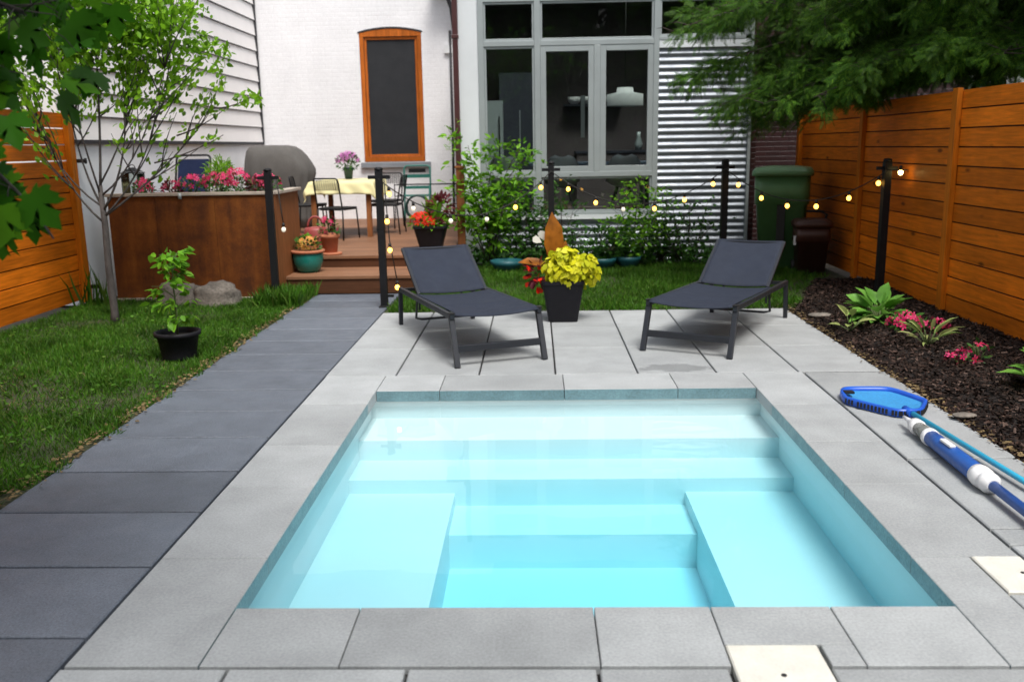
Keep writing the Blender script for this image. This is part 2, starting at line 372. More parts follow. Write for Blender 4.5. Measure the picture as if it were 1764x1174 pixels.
def tag(o, label=None, cat=None, group=None, kind=None):
    if label: o['label'] = label
    if cat: o['category'] = cat
    if group: o['group'] = group
    if kind: o['kind'] = kind
    return o
def thing(name, label, cat, loc=(0, 0, 0), rz=0.0, group=None):
    o = bpy.data.objects.new(name, None); COL.objects.link(o)
    o.empty_display_size = 0.2; o.location = loc; o.rotation_euler = (0, 0, rz)
    return tag(o, label, cat, group)
def struct(o): o['kind'] = 'structure'; return o
def dup(root, loc, rz, label, group=None):
    r = root.copy(); COL.objects.link(r); r.location = loc; r.rotation_euler = (0, 0, rz); r['label'] = label
    if group: r['group'] = group
    for ch in list(root.children):
        c = ch.copy(); COL.objects.link(c); c.parent = r
        for g in list(ch.children):
            d = g.copy(); COL.objects.link(d); d.parent = c
    return r

# leaf templates: x across, y along, z normal
OVAL = (np.array([(0, 0, 0), (.24, .3, .05), (.2, .68, .02), (0, 1, -.08), (-.2, .68, .02), (-.24, .3, .05), (0, .5, -.03)]), [(0, 1, 2, 3, 6), (0, 6, 3, 4, 5)])
NARROW = (np.array([(0, 0, 0), (.10, .3, .04), (.09, .68, 0), (0, 1, -.14), (-.09, .68, 0), (-.10, .3, .04), (0, .5, -.01)]), [(0, 1, 2, 3, 6), (0, 6, 3, 4, 5)])
BLADE = (np.array([(-.035, 0, 0), (.035, 0, 0), (.026, .55, .06), (-.026, .55, .06), (0, 1, .28)]), [(0, 1, 2, 3), (3, 2, 4)])
PETAL = (np.array([(0, 0, 0), (.30, .45, .08), (.34, .8, .06), (0, 1, 0), (-.34, .8, .06), (-.30, .45, .08)]), [(0, 1, 2, 3, 4, 5)])
def _flower():
    vs = []; fs = []
    for k in range(5):
        a = 2*math.pi*k/5
        o = len(vs)
        for (r, t, z) in ((0.02, 0, 0), (.6, -.42, .12), (1, -.25, .1), (1, .25, .1), (.6, .42, .12)):
            vs.append((r*math.cos(a+t), r*math.sin(a+t), z))
        fs.append(tuple(range(o, o+5)))
    for k in range(5): fs.append(()) if False else None
    fs = [f for f in fs if f]
    return (np.array(vs)*0.5, fs)
FLOWER = _flower()
def _maple():
    half = [(0.04, 0.0), (.14, -.06), (.34, -.10), (.28, .02), (.52, .06), (.62, .17), (.50, .22), (.66, .42), (.58, .48), (.72, .62), (.50, .60), (.40, .58), (.26, .46), (.27, .66), (.38, .78), (.24, .80), (.16, .92), (0.0, 1.12)]
    pts = half + [(-x, y) for x, y in reversed(half[:-1])]
    vs = [(x, y, 0.10*abs(x)-0.12*y*y) for x, y in pts]
    c = len(vs); vs.append((0, .3, 0)); n = c
    return (np.array(vs), [(i, (i+1) % n, c) for i in range(n)])
MAPLE = _maple()
def _spray():
    # a flat drooping spray of scale-leaved conifer: a spine and alternating side shoots
    vs = []; fs = []
    def quad(x0, y0, x1, y1, w0, w1):
        d = np.array([x1-x0, y1-y0]); d = d/np.linalg.norm(d); nx, ny = -d[1], d[0]
        o = len(vs)
        z0, z1 = -0.18*y0*y0, -0.18*y1*y1-0.1*abs(x1)
        vs.extend([(x0+nx*w0, y0+ny*w0, z0), (x0-nx*w0, y0-ny*w0, z0), ((x0*.4+x1*.6)-nx*w0*1.2, (y0*.4+y1*.6)-ny*w0*1.2, (z0+z1)/2), (x1, y1, z1), ((x0*.4+x1*.6)+nx*w0*1.2, (y0*.4+y1*.6)+ny*w0*1.2, (z0+z1)/2)])
        fs.append((o, o+1, o+2, o+3, o+4))
    quad(0, 0, 0, 1, .011, .006)
    for k in range(6):
        y = .08+k*.13; L = .30*(1-.09*k)
        for sg in (-1, 1):
            quad(0, y+.05*(sg > 0), sg*L*.62, y+L*.95, .014, .006)
            quad(sg*L*.30, y+L*.46, sg*L*.80, y+L*.62, .010, .006)
    return (np.array(vs), fs)
SPRAY = _spray()
def _blob():
    # coarse leaf tuft for far crowns: three crossed leaf shapes
    vs = []; fs = []
    for a in (0, 1.05, 2.1):
        o = len(vs); c, q = math.cos(a), math.sin(a)
        for (x, y) in ((0, 0), (.34, .3), (.26, .75), (0, 1.0), (-.26, .75), (-.34, .3)): vs.append((x*c, y-.4, x*q))
        fs.append(tuple(range(o, o+6)))
    return (np.array(vs), fs)
TUFT = _blob()

def unit(a): return a/np.maximum(1e-9, np.linalg.norm(a, axis=1, keepdims=True))
def scatter(name, P, D, U, Sz, tmpl, m, parent=None, wid=None):
    P = np.asarray(P, float); n = len(P); D = unit(np.asarray(D, float)); U = np.asarray(U, float)
    X = unit(np.cross(D, U)); Z = np.cross(X, D)
    T, F = tmpl; k = len(T); Sz = np.broadcast_to(np.asarray(Sz, float), (n,))
    wx = np.ones(n) if wid is None else np.broadcast_to(wid, (n,))
    V = (P[:, None, :] + (T[None, :, 0:1]*wx[:, None, None]*X[:, None, :] + T[None, :, 1:2]*D[:, None, :] + T[None, :, 2:3]*Z[:, None, :])*Sz[:, None, None]).reshape(-1, 3)
    sizes = np.array([len(f) for f in F]); flat = np.concatenate([np.array(f) for f in F])
    loops = (flat[None, :] + (np.arange(n)*k)[:, None]).reshape(-1)
    tot = np.tile(sizes, n); start = np.concatenate([[0], np.cumsum(tot)[:-1]])
    me = bpy.data.meshes.new(name)
    me.vertices.add(len(V)); me.vertices.foreach_set('co', V.astype(np.float32).ravel())
    me.loops.add(len(loops)); me.loops.foreach_set('vertex_index', loops.astype(np.int32))
    me.polygons.add(len(tot)); me.polygons.foreach_set('loop_start', start.astype(np.int32)); me.polygons.foreach_set('loop_total', tot.astype(np.int32))
    me.update(calc_edges=True); me.validate()
    return link(name, me, m, parent)
def rdir(n, up=0.0):
    d = rng.normal(size=(n, 3)); d[:, 2] += up; return unit(d)
def blobpts(n, c, r, shell=0.55):
    d = unit(rng.normal(size=(n, 3))); q = rng.random(n)**(1/3); q = shell + (1-shell)*q
    q = np.where(rng.random(n) < 0.25, rng.random(n)**0.5, q)
    return np.asarray(c) + d*np.asarray(r)*q[:, None], d

# ================================================================== GROUND
ZG = -0.075
g = MB()
xs = [-400, -1.12, 1.49, 400]; ys = [-400, 2.92, 5.91, 400]
for i in range(3):
    for j in range(3):
        if i == 1 and j == 1: continue
        g.add([(xs[i], ys[j], ZG), (xs[i+1], ys[j], ZG), (xs[i+1], ys[j+1], ZG), (xs[i], ys[j+1], ZG)], [(0, 1, 2, 3)])
struct(g.build('ground', MT['ground']))
# joint bedding under the slabs
g = MB()
def sheet(x0, x1, y0, y1, z): g.add([(x0, y0, z), (x1, y0, z), (x1, y1, z), (x0, y1, z)], [(0, 1, 2, 3)])
sheet(-2.49, -1.53, 0.5, 10.06, -0.030); sheet(-1.53, -1.145, 0.5, 8.84, -0.030); sheet(1.515, 2.45, 0.5, 8.84, -0.030)
sheet(-1.145, 1.515, 5.93, 8.84, -0.030); sheet(-1.145, 1.515, 0.5, 2.90, -0.030)
struct(g.build('paving_bed', MT['joint']))

def slabs(mb, x0, x1, y0, y1, gap=0.004, z=0.0, th=0.05):
    dz = rng.normal()*0.0008
    mb.bbox(x0+gap, x1-gap, y0+gap, y1-gap, z-th, z+dz, 0.005)
pm = MB()
yj = [0.59, 1.13, 1.67, 2.21, 2.75, 3.28, 3.83, 4.36, 4.91, 5.44, 5.95, 6.49, 7.03, 7.55, 8.05, 8.58, 9.14, 9.60, 10.06]
for a, b in zip(yj[:-1], yj[1:]): slabs(pm, -2.50+rng.normal()*.006, -1.530, a, b, 0.0085)
struct(pm.build('path', MT['path']))
# coping round the pool (slabs overhang the water by a few centimetres)
cp = MB()
def cop(x0, x1, y0, y1, gp=0.0022): cp.bbox(x0+gp, x1-gp, y0+gp, y1-gp, -0.075, rng.normal()*.0005, 0.003)
for a, b in zip([2.575, 3.35, 4.13, 4.76, 5.58], [3.35, 4.13, 4.76, 5.58, 6.30]): cop(-1.525, -1.09, a, b)
for a, b in zip([-1.09, -0.66, 0.18, 0.94], [-0.66, 0.18, 0.94, 1.46]): cop(a, b, 5.88, 6.30)
for a, b in zip([2.575, 3.34, 4.12, 4.75, 5.48], [3.34, 4.12, 4.75, 5.48, 6.30]):
    if a == 2.575: cop(1.46, 1.685, a, b); cop(1.685, 1.88, a, 3.03)
    else: cop(1.46, 1.88, a, b)
for a, b in zip([-1.09, -0.64, 0.19, 1.02], [-0.64, 0.19, 1.02, 1.46]):
    if a == 0.19: cop(a, 0.6, 2.575, 2.95); cop(0.6, b, 2.70, 2.95); cop(0.91, b, 2.575, 2.70)
    else: cop(a, b, 2.575, 2.95)
co_ = struct(cp.build('pool_coping', MT['slab'])); co_.data.materials.append(MT['edgeshade'])
for p_ in co_.data.polygons:   # shade and teal water reflection painted into the edges over the pool
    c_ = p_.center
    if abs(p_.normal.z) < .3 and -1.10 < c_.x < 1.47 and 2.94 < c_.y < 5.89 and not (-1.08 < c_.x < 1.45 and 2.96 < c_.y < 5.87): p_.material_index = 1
pt = MB()
cx = [-1.535, -1.02, -0.42, 0.13, 0.72, 1.28, 1.86, 2.45]
for a, b in zip(cx[:-1], cx[1:]):
    for c, d in ((6.30, 7.165), (7.165, 8.005), (8.005, 8.845)): slabs(pt, a, b, c, d, 0.006)
ro = [0.9, 1.75, 2.6, 3.44, 3.60, 4.47, 5.36, 6.28]
for a, b in zip(ro[:-1], ro[1:]):
    if b < 2.7 or a > 3.3: slabs(pt, 1.89, 2.46+rng.normal()*.004, a, b, 0.006)
    else: slabs(pt, 1.89, 2.46, a, b, 0.006)
fr = [-1.535, -0.99, -0.42, 0.18, 0.90, 1.50, 1.88]
for a, b in zip(fr[:-1], fr[1:]):
    for c, d in ((1.69, 2.565), (0.82, 1.69)):
        if a == 0.18 and d > 2: slabs(pt, a, 0.59, c, d, 0.006); slabs(pt, 0.59, b, c, 2.36, 0.006); continue
        slabs(pt, a, b, c, d, 0.006)
struct(pt.build('patio', MT['slab']))

# ================================================================== POOL
sh = MB()
xw0, xw1, yw0, yw1 = -1.135, 1.505, 2.905, 5.925
zs1, zs2, zs3, zb, zf = -0.205, -0.335, -0.50, -0.42, -0.70
y1, y2, y3 = 5.44, 5.09, 4.67
bx0, bx1 = -0.50, 0.87
def quad(*p): sh.add(p, [(0, 1, 2, 3)])
top = -0.072
quad((xw0, yw1, top), (xw1, yw1, top), (xw1, yw1, zs1), (xw0, yw1, zs1))
quad((xw0, yw1, zs1), (xw1, yw1, zs1), (xw1, y1, zs1), (xw0, y1, zs1))
quad((xw0, y1, zs1), (xw1, y1, zs1), (xw1, y1, zs2), (xw0, y1, zs2))
quad((xw0, y1, zs2), (xw1, y1, zs2), (xw1, y2, zs2), (xw0, y2, zs2))
quad((xw0, y2, zs2), (bx0, y2, zs2), (bx0, y2, zb), (xw0, y2, zb))
quad((bx1, y2, zs2), (xw1, y2, zs2), (xw1, y2, zb), (bx1, y2, zb))
quad((bx0, y2, zs2), (bx1, y2, zs2), (bx1, y2, zs3), (bx0, y2, zs3))
quad((bx0, y2, zs3), (bx1, y2, zs3), (bx1, y3, zs3), (bx0, y3, zs3))
quad((bx0, y3, zs3), (bx1, y3, zs3), (bx1, y3, zf), (bx0, y3, zf))
quad((bx0, y3, zf), (bx1, y3, zf), (bx1, yw0, zf), (bx0, yw0, zf))
for xa, xb in ((xw0, bx0), (bx1, xw1)): quad((xa, y2, zb), (xb, y2, zb), (xb, yw0, zb), (xa, yw0, zb))
for x in (bx0, bx1): quad((x, y2, zb), (x, yw0, zb), (x, yw0, zf), (x, y2, zf))
for x in (xw0, xw1):
    quad((x, yw1, top), (x, yw0, top), (x, yw0, zb), (x, yw1, zb))
quad((xw0, yw0, top), (xw1, yw0, top), (xw1, yw0, zf), (xw0, yw0, zf))
struct(sh.build('pool_shell', MT['liner'], bevel=0.0))
wt = MB().box(xw0-.02, xw1+.02, yw0-.02, yw1+.02, zf-.06, -0.098)
struct(wt.build('pool_water', MT['water']))

# skimmer lids
t = thing('skimmer_lid', 'cream square access lid set in the front edge of the pool paving', 'pool lid', (0.745, 2.535, 0), 0, 'pool access lids')
MB().bbox(-.142, .152, -.16, .158, -.03, .004, .005).build('lid_plate', MT['lid'], t)
MB().lathe([(.008, .0), (.009, .0065), (.005, .007)], 10, (0, -.02, 0), True, True).build('screw', MT['black'], t)
t2 = thing('skimmer_lid', 'cream square access lid beside the right coping by the blue pole', 'pool lid', (1.785, 3.19, 0), 0, 'pool access lids')
MB().bbox(-.094, .094, -.145, .145, -.03, .003, .005).build('lid_plate', MT['lid'], t2)
MB().lathe([(.007, .0), (.008, .0055), (.005, .006)], 10, (.03, 0, 0), True, True).build('screw', MT['black'], t2)

# ================================================================== LAWN, BEDS
g = MB(); sheet(-4.93, -2.50, 0.5, 9.83, -0.012); sheet(-2.50, -1.53, 10.07, 10.10, -.012)
sheet(-1.53, 3.75, 8.85, 12.25, -0.012); sheet(-1.53, -1.0, 8.85, 10.1, -.010)
struct(g.build('lawn_soil', MT['soil']))
def n2(x, y, s, o=0.0): return np.array([mnoise.noise((a*s+o, b*s, o)) for a, b in zip(x, y)])
def lawn(name, n, x0, x1, y0, y1, h, keep, m, dens=None, lean=.55):
    x = rng.uniform(x0, x1, n); y = rng.uniform(y0, y1, n)
    k = keep(x, y); x, y = x[k], y[k]
    nn = n2(x, y, 1.7, 3.1)
    if dens is not None:
        k = rng.random(len(x)) < dens(x, y, nn); x, y, nn = x[k], y[k], nn[k]
    P = np.stack([x, y, np.full(len(x), -.014)], 1)
    D = np.stack([rng.normal(size=len(x))*lean, rng.normal(size=len(x))*lean, np.ones(len(x))], 1)
    U = np.stack([rng.normal(size=len(x)), rng.normal(size=len(x)), np.zeros(len(x))], 1)
    s = h*(0.6+.7*rng.random(len(x)))*(1+.5*nn)
    return tag(scatter(name, P, D, U, s, BLADE, m, None, 1.6), None, None, None, 'stuff')
def bare(x, y, nn):
    d = np.exp(-(((x+3.65)/.5)**2+((y-5.3)/.9)**2))
    return np.clip(1.0-1.0*d+.6*nn, .08, 1)
edge = lambda x, y: x < -2.515 + .05*np.sin(y*9)+.03*np.sin(y*23)
tag(lawn('grass', 112000, -4.9, -2.44, 1.6, 9.8, .055, edge, MT['grass'], bare), 'dense green grass growing left of the dark paver path', 'grass')
xr = lambda x, y: (x < 2.7 + .45*np.clip(y-9.3, -.2, 2.6)+.06*np.sin(y*7)) & (y > 8.85+.02*np.sin(x*11))
tag(lawn('grass', 60000, -1.5, 3.7, 8.8, 12.2, .07, xr, MT['grass'], lambda x, y, nn: np.clip(.95+.4*nn-.6*np.clip((x-1.9)/1.5, 0, 1), .1, 1)), 'green grass between the patio and the corrugated wall', 'grass')
tag(lawn('dry_grass', 5000, -4.7, -2.5, 3.6, 9, .05, edge, MT['dry'], lambda x, y, nn: np.clip(.12-.4*nn+np.exp(-(((x+3.65)/.6)**2+((y-5.3)/1)**2)), 0.03, 1), 1.4), 'brown dry blades in the worn part of the left lawn', 'grass')
tag(lawn('tall_grass', 1600, -2.95, -2.42, 9.2, 10.05, .17, lambda x, y: x < -2.47, MT['grass'], None, .25), 'tall grass tufts beside the deck step', 'grass')
# clover and small fallen leaves in the left lawn
n = 1500; x = rng.uniform(-4.8, -2.5, n); y = rng.uniform(3.6, 9.5, n); k = (n2(x, y, 1.1, 8.0) > .05); x, y = x[k], y[k]
U = np.tile((0, 0, 1.), (len(x), 1))+rng.normal(size=(len(x), 3))*.25
sc = scatter('clover', np.stack([x, y, rng.uniform(.02, .045, len(x))], 1), np.stack([rng.normal(size=len(x)), rng.normal(size=len(x)), np.zeros(len(x))], 1), U, rng.uniform(.022, .04, len(x)), OVAL, MT['grass'], None, 1.7)
tag(sc, 'small clover leaves scattered through the left lawn', 'clover', None, 'stuff')
# leaf litter along the path edge
n = 900; y = rng.uniform(3.2, 10, n); x = -2.53+rng.normal(size=n)*.035
sc = scatter('leaf_litter', np.stack([x, y, np.full(n, .012)], 1), np.stack([rng.normal(size=n), rng.normal(size=n), np.zeros(n)], 1), np.tile((0, 0, 1.), (n, 1))+rng.normal(size=(n, 3))*.4, rng.uniform(.015, .035, n), OVAL, MT['dry'], None, 1.5)
tag(sc, 'brown crumbs of dead leaf along the path edge', 'leaf litter', None, 'stuff')

# mulch bed
mb = MB(); nx, ny = 14, 60
def mz(x, y): return -.01+.045*math.sin(max(0, min(1, (x-2.47)/.5))*math.pi/2)+.03*mnoise.noise((x*2.2, y*2.2, 0))*min(1, max(0, (x-2.46)*5))
def mx0(y): return 2.47 if y < 8.6 else 2.47+.42*(y-8.6)
vs = []; ny_y = [1.0+i*(10.6-1.0)/ny for i in range(ny+1)]
for y in ny_y:
    for i in range(nx+1):
        x = mx0(y)+(3.82-mx0(y))*i/nx; vs.append((x, y, mz(x, y)))
mb.add(vs, [(j*(nx+1)+i, j*(nx+1)+i+1, (j+1)*(nx+1)+i+1, (j+1)*(nx+1)+i) for j in range(ny) for i in range(nx)], True)
struct(mb.build('mulch_bed', MT['mulchbed']))
n = 52000; y = 1.8+rng.random(n)**1.0*8.7; x = rng.uniform(2.44, 3.8, n)
k = np.array([a > mx0(b)-.03+.04*mnoise.noise((b*6, 1, 1)) for a, b in zip(x, y)]); x, y = x[k], y[k]
z = np.array([mz(a, b) for a, b in zip(x, y)])+rng.uniform(0, .018, len(x))
CH = (np.array([(-.2, 0, 0), (.2, .05, .02), (.16, .95, .04), (-.15, 1, 0), (-.1, .5, .12)]), [(0, 1, 4), (1, 2, 4), (2, 3, 4), (3, 0, 4)])
sc = scatter('bark_mulch', np.stack([x, y, z], 1), np.stack([rng.normal(size=len(x)), rng.normal(size=len(x)), rng.normal(size=len(x))*.3], 1), np.tile((0, 0, 1.), (len(x), 1))+rng.normal(size=(len(x), 3))*.5, rng.uniform(.012, .042, len(x)), CH, MT['mulch'])
tag(sc, 'dark brown bark mulch along the right fence', 'mulch', None, 'stuff')
n = 500; y = rng.uniform(3.3, 9.0, n); x = 2.47+rng.normal(size=n)*.03
sc = scatter('leaf_litter', np.stack([x, y, np.full(n, .012)], 1), np.stack([rng.normal(size=n), rng.normal(size=n), np.zeros(n)], 1), np.tile((0, 0, 1.), (n, 1))+rng.normal(size=(n, 3))*.4, rng.uniform(.012, .035, n), CH, MT['dry'])
tag(sc, 'tan bark crumbs strewn along the edge of the mulch bed', 'leaf litter', None, 'stuff')
# soil strip in front of the extension
g = MB(); sheet(-1.05, 3.0, 12.05, 12.62, 0.004); sheet(-1.4, -.6, 10.9, 12.05, 0.004); struct(g.build('shrub_bed_soil', MT['mulchbed']))

# ================================================================== FENCES
def fence(name, label, X, ybounds, side, zt=2.0, nb=12):
    t = thing(name, label, 'fence', (X, ybounds[0], 0))
    h = zt/nb
    for a, b in zip(ybounds[:-1], ybounds[1:]):
        m = MB()
        for k in range(nb):
            z0 = .03+k*h; j = rng.normal()*.0025
            m.box(min(0, side*.02)+j, max(0, side*.02)+j, a-ybounds[0], b-ybounds[0]-.004, z0+.003, z0+h-.010)
        m.build('board_panel', MT['fence'], t, None, .002)
        m = MB()
        for k in range(nb if side > 0 else nb-4): m.box(min(side*.0215, side*.04), max(side*.0215, side*.04), a-ybounds[0], b-ybounds[0], .03+k*h+h*.5, min(zt+.015, .03+k*h+h*1.46))
        m.build('added_gap_backing', MT['deckdark'], t)  # unseen dark backing added to stop light showing through the board gaps
    for y in ybounds[:-1] if name != 'x' else ybounds:
        MB().box(side*.0-.045*side if False else min(-side*.001, -side*.05), max(-side*.001, -side*.05), y-ybounds[0]-.05, y-ybounds[0]+.05, 0, zt+.04).build('post', MT['fencepost'], t, None, .003)
    y = ybounds[-1]-ybounds[0]
    MB().box(min(-side*.001, -side*.06), max(-side*.001, -side*.06), y-.05, y+.06, 0, zt+.04).build('post', MT['fencepost'], t, None, .003)
    return t
fence('cedar_fence', 'orange stained cedar board fence beside the mulch bed', 3.80, [1.4, 3.75, 6.10, 8.45, 10.8, 13.3], 1)
fence('cedar_fence', 'orange stained cedar board fence beside the left lawn under the maple', -4.98, [0.4, 2.75, 5.10, 7.45, 9.74], -1)

# ================================================================== HOUSES
# left neighbour: lap siding over a white parged base, wall runs along the lawn at X = -4.93
hs = thing('siding_house', 'neighbouring house wall in cream lap siding above a white base', 'house', (-4.93, 9.8, 0))
MB().box(-5, -.012, -.0, 6.9, -.05, 1.70).build('foundation_wall', MT['parge'], hs)
m = MB()
for k in range(17):
    z0 = 1.745+k*.262
    m.add([(.016, .0, z0), (-.006, .0, z0+.262), (-.006, 6.86, z0+.262), (.016, 6.86, z0)], [(3, 2, 1, 0)])
    m.add([(.016, 0, z0), (.016, 6.86, z0), (-.03, 6.86, z0), (-.03, 0, z0)], [(3, 2, 1, 0)])
m.box(-5, -.032, .004, 6.86, 1.75, 6.2)
m.build('siding', MT['siding'], hs)
m = MB()
for k in range(1, 17): m.box(-.004, .0175, .0, 6.86, 1.745+k*.262-.014, 1.745+k*.262-.001)
m.build('lap_shadow_line', MT['darkline'], hs)  # dark strips drawn in as the shadow line under each lap
MB().box(-.3, .028, -.01, 6.9, 1.70, 1.742).build('drip_flashing', MT['darkline'], hs)
MB().box(-.02, .035, 6.862, 6.90, 1.743, 6.2).build('corner_trim', MT['darkline'], hs)

# white brick house at the back
YB = 16.70
bh = thing('brick_house', 'white painted brick house wall with one tall orange trimmed window', 'house', (-4.9, YB, 0))
def bp(x): return x+4.9
wx0, wx1, wz0, wz1 = -3.09, -1.985, 1.36, 3.60
m = MB()
def arc(x, h=.07): return wz1-.0+h*(1-((x-(wx0+wx1)/2)/((wx1-wx0)/2))**2)
m.box(bp(-4.95), bp(wx0), 0, .3, -.05, 6.5); m.box(bp(wx1), bp(-.95), 0, .3, -.05, 6.5); m.box(bp(wx0), bp(wx1), 0, .3, -.05, wz0)
N = 16
for i in range(N):
    a, b = wx0+(wx1-wx0)*i/N, wx0+(wx1-wx0)*(i+1)/N
    m.add([(bp(a), 0, arc(a)), (bp(b), 0, arc(b)), (bp(b), 0, 6.5), (bp(a), 0, 6.5)], [(0, 1, 2, 3)])
    m.add([(bp(a), 0, arc(a)), (bp(b), 0, arc(b)), (bp(b), .3, arc(b)), (bp(a), .3, arc(a))], [(3, 2, 1, 0)])
m.build('wall', MT['brick_white'], bh)
wf = MB(); cxw = bp((wx0+wx1)/2); hw = (wx1-wx0)/2
def fr(x0, x1, z0, z1, y0, y1): wf.box(bp(x0), bp(x1), y0, y1, z0, z1)
fr(wx0+.004, wx0+.075, wz0+.09, wz1-.01, .0, .12); fr(wx1-.075, wx1-.004, wz0+.09, wz1-.01, .0, .12)
fr(wx0+.004, wx1-.004, wz0+.002, wz0+.09, -.012, .12)
o = len(wf.v); pts = []
for i in range(N+1):
    a = wx0+.004+(wx1-wx0-.008)*i/N; pts.append((a, arc(a)-.012))
for i in range(N):
    (a, za), (b, zb_) = pts[i], pts[i+1]
    vs = [(bp(a), -.002, wz1-.075), (bp(b), -.002, wz1-.075), (bp(b), -.002, zb_), (bp(a), -.002, za), (bp(a), .12, wz1-.075), (bp(b), .12, wz1-.075), (bp(b), .12, zb_), (bp(a), .12, za)]
    wf.add(vs, [(0, 1, 2, 3), (3, 2, 6, 7), (0, 4, 5, 1)])
for (x0, x1, z0, z1) in ((wx0+.08, wx0+.125, wz0+.13, wz1-.125), (wx1-.125, wx1-.08, wz0+.13, wz1-.125), (wx0+.08, wx1-.08, wz0+.092, wz0+.13), (wx0+.08, wx1-.08, wz1-.125, wz1-.08)): fr(x0, x1, z0, z1, .03, .1)
wn = wf.build('window', MT['trimwood'], bh, None, .004)
MB().box(bp(wx0+.12), bp(wx1-.12), .05, .058, wz0+.12, wz1-.12).build('insect_screen', MT['screen'], wn)
MB().bbox(bp(wx0-.06), bp(wx1+.1), -.07, .0-.002, wz0-.10, wz0-.006, .012).build('sill', MT['sill'], wn)
c = MB()
for i in range(N):
    a, b = wx0-.02+(wx1-wx0+.04)*i/N, wx0-.02+(wx1-wx0+.04)*(i+1)/N
    c.add([(bp(a), -.012, arc(a)-.006), (bp(b), -.012, arc(b)-.006), (bp(b), -.012, arc(b)+.018), (bp(a), -.012, arc(a)+.018), (bp(a), .003, arc(a)-.006), (bp(b), .003, arc(b)-.006), (bp(b), .003, arc(b)+.018), (bp(a), .003, arc(a)+.018)], [(0, 1, 2, 3), (3, 2, 6, 7), (0, 4, 5, 1)])
c.build('head_flashing', MT['darkline'], wn)
MB().tube([(bp(-1.47), -.04, 3.6), (bp(-1.47), -.04, 1.9), (bp(-1.49), -.04, .4)], .022, 8).build('drain_pipe', MT['darkline'], bh)
e = MB().box(bp(-1.75), bp(-.9), -.45, .0, 4.30, 4.42); e.tube([(bp(-1.55), -.4, 4.32), (bp(-1.42), -.22, 3.95), (bp(-1.40), -.05, 3.62)], .035, 8)
e.build('eave_gutter', MT['darkline'], bh)
MB().box(bp(-1.58), bp(-1.44), -.05, -.003, 3.22, 3.36).build('vent_hood', MT['white'], bh)

# rear extension: white corner, aluminium windows, corrugated steel
YX = 12.60
ex = thing('rear_extension', 'modern extension with aluminium framed windows and corrugated steel cladding', 'house', (0, YX, 0))
MB().box(-1.0, -.745, 0, .3, -.05, 3.9).build('corner_pillar', MT['whitepanel'], ex)
def corr(x0, x1, z0, z1, pitch=.0915, amp=.0135):
    m = MB(); n = int((z1-z0)/pitch*8); rows = []
    for i in range(n+1):
        z = z0+(z1-z0)*i/n; y = .02-amp*math.sin(2*math.pi*(z-z0)/pitch); rows += [(x0, y, z), (x1, y, z)]
    m.add(rows, [(2*i, 2*i+1, 2*i+3, 2*i+2) for i in range(n)], True)
    m.box(x0+.001, x1-.001, .045, .16, z0, z1); return m
corr(1.665, 2.865, 0.0, 2.84).build('corrugated_cladding', MT['corrug'], ex)
corr(-.744, 1.664, 0.0, .60).build('corrugated_cladding', MT['corrug'], ex)
MB().box(1.665, 2.87, -.012, .05, 2.842, 2.935).build('cladding_flashing', MT['whitepanel'], ex)
m = MB().box(2.868, 2.905, -.03, .3, 0, 3.9); m.build('edge_trim', MT['alu'], ex)
MB().box(2.907, 2.985, .0, .3, 0, 3.9).build('brick_edge', MT['darkbrick'], ex)
m = MB().box(-.745, 1.665, -.03, .10, .602, .662); m.build('lower_sill', MT['whitepanel'], ex)
fm = MB()   # mullions and transoms
fm.box(-.744, -.668, -.02, .10, .664, 3.90); fm.box(.005, .085, -.02, .10, .664, 3.90); fm.box(1.59, 1.664, -.02, .10, .664, 3.90)
fm.box(2.80, 2.866, -.02, .10, 2.985, 3.90)
for a, b in ((-.668, .005), (.085, 1.59)):
    fm.box(a, b, -.018, .098, 2.895, 2.965); fm.box(a, b, -.018, .098, 1.175, 1.245); fm.box(a, b, -.018, .098, 3.455, 3.55)
    fm.box(a, b, -.016, .096, .664, .70)
fm.box(1.664, 2.80, -.018, .098, 2.937, 2.985); fm.box(1.664, 2.80, -.018, .098, 3.455, 3.55)
fm.box(.80, .885, -.019, .099, 1.245, 2.895)
fm.build('window_framing', MT['alu'], ex, None, .004)
fp = MB().box(-1.0, 2.98, .002, .3, 3.902, 4.3); fp.build('fascia', MT['whitepanel'], ex)
def window(x0, x1, z0, z1, wdt=.028, dep=.0):
    m = MB(); y0, y1 = .0-dep, .06
    m.box(x0+.001, x0+wdt, y0, y1, z0+.001, z1-.001); m.box(x1-wdt, x1-.001, y0, y1, z0+.001, z1-.001)
    m.box(x0+wdt, x1-wdt, y0, y1, z0+.001, z0+wdt); m.box(x0+wdt, x1-wdt, y0, y1, z1-wdt, z1-.001)
    o = m.build('window', MT['alu'], ex, None, .003)
    MB().box(x0+wdt-.004, x1-wdt+.004, .030, .036, z0+wdt-.004, z1-wdt+.004).build('pane', MT['glass'], o)
    return o
window(-.668, .005, 2.965, 3.455); window(.085, 1.59, 2.965, 3.455); window(1.664, 2.80, 2.985, 3.455)
window(-.668, .005, 1.245, 2.895, .03); window(-.668, .005, .70, 1.175); window(.085, 1.59, .70, 1.175)
wA = window(.085, .80, 1.245, 2.895, .075, .012); wB = window(.885, 1.59, 1.245, 2.895, .075, .012)
window(-.668, .005, 3.55, 3.9); window(.085, 1.59, 3.55, 3.9)
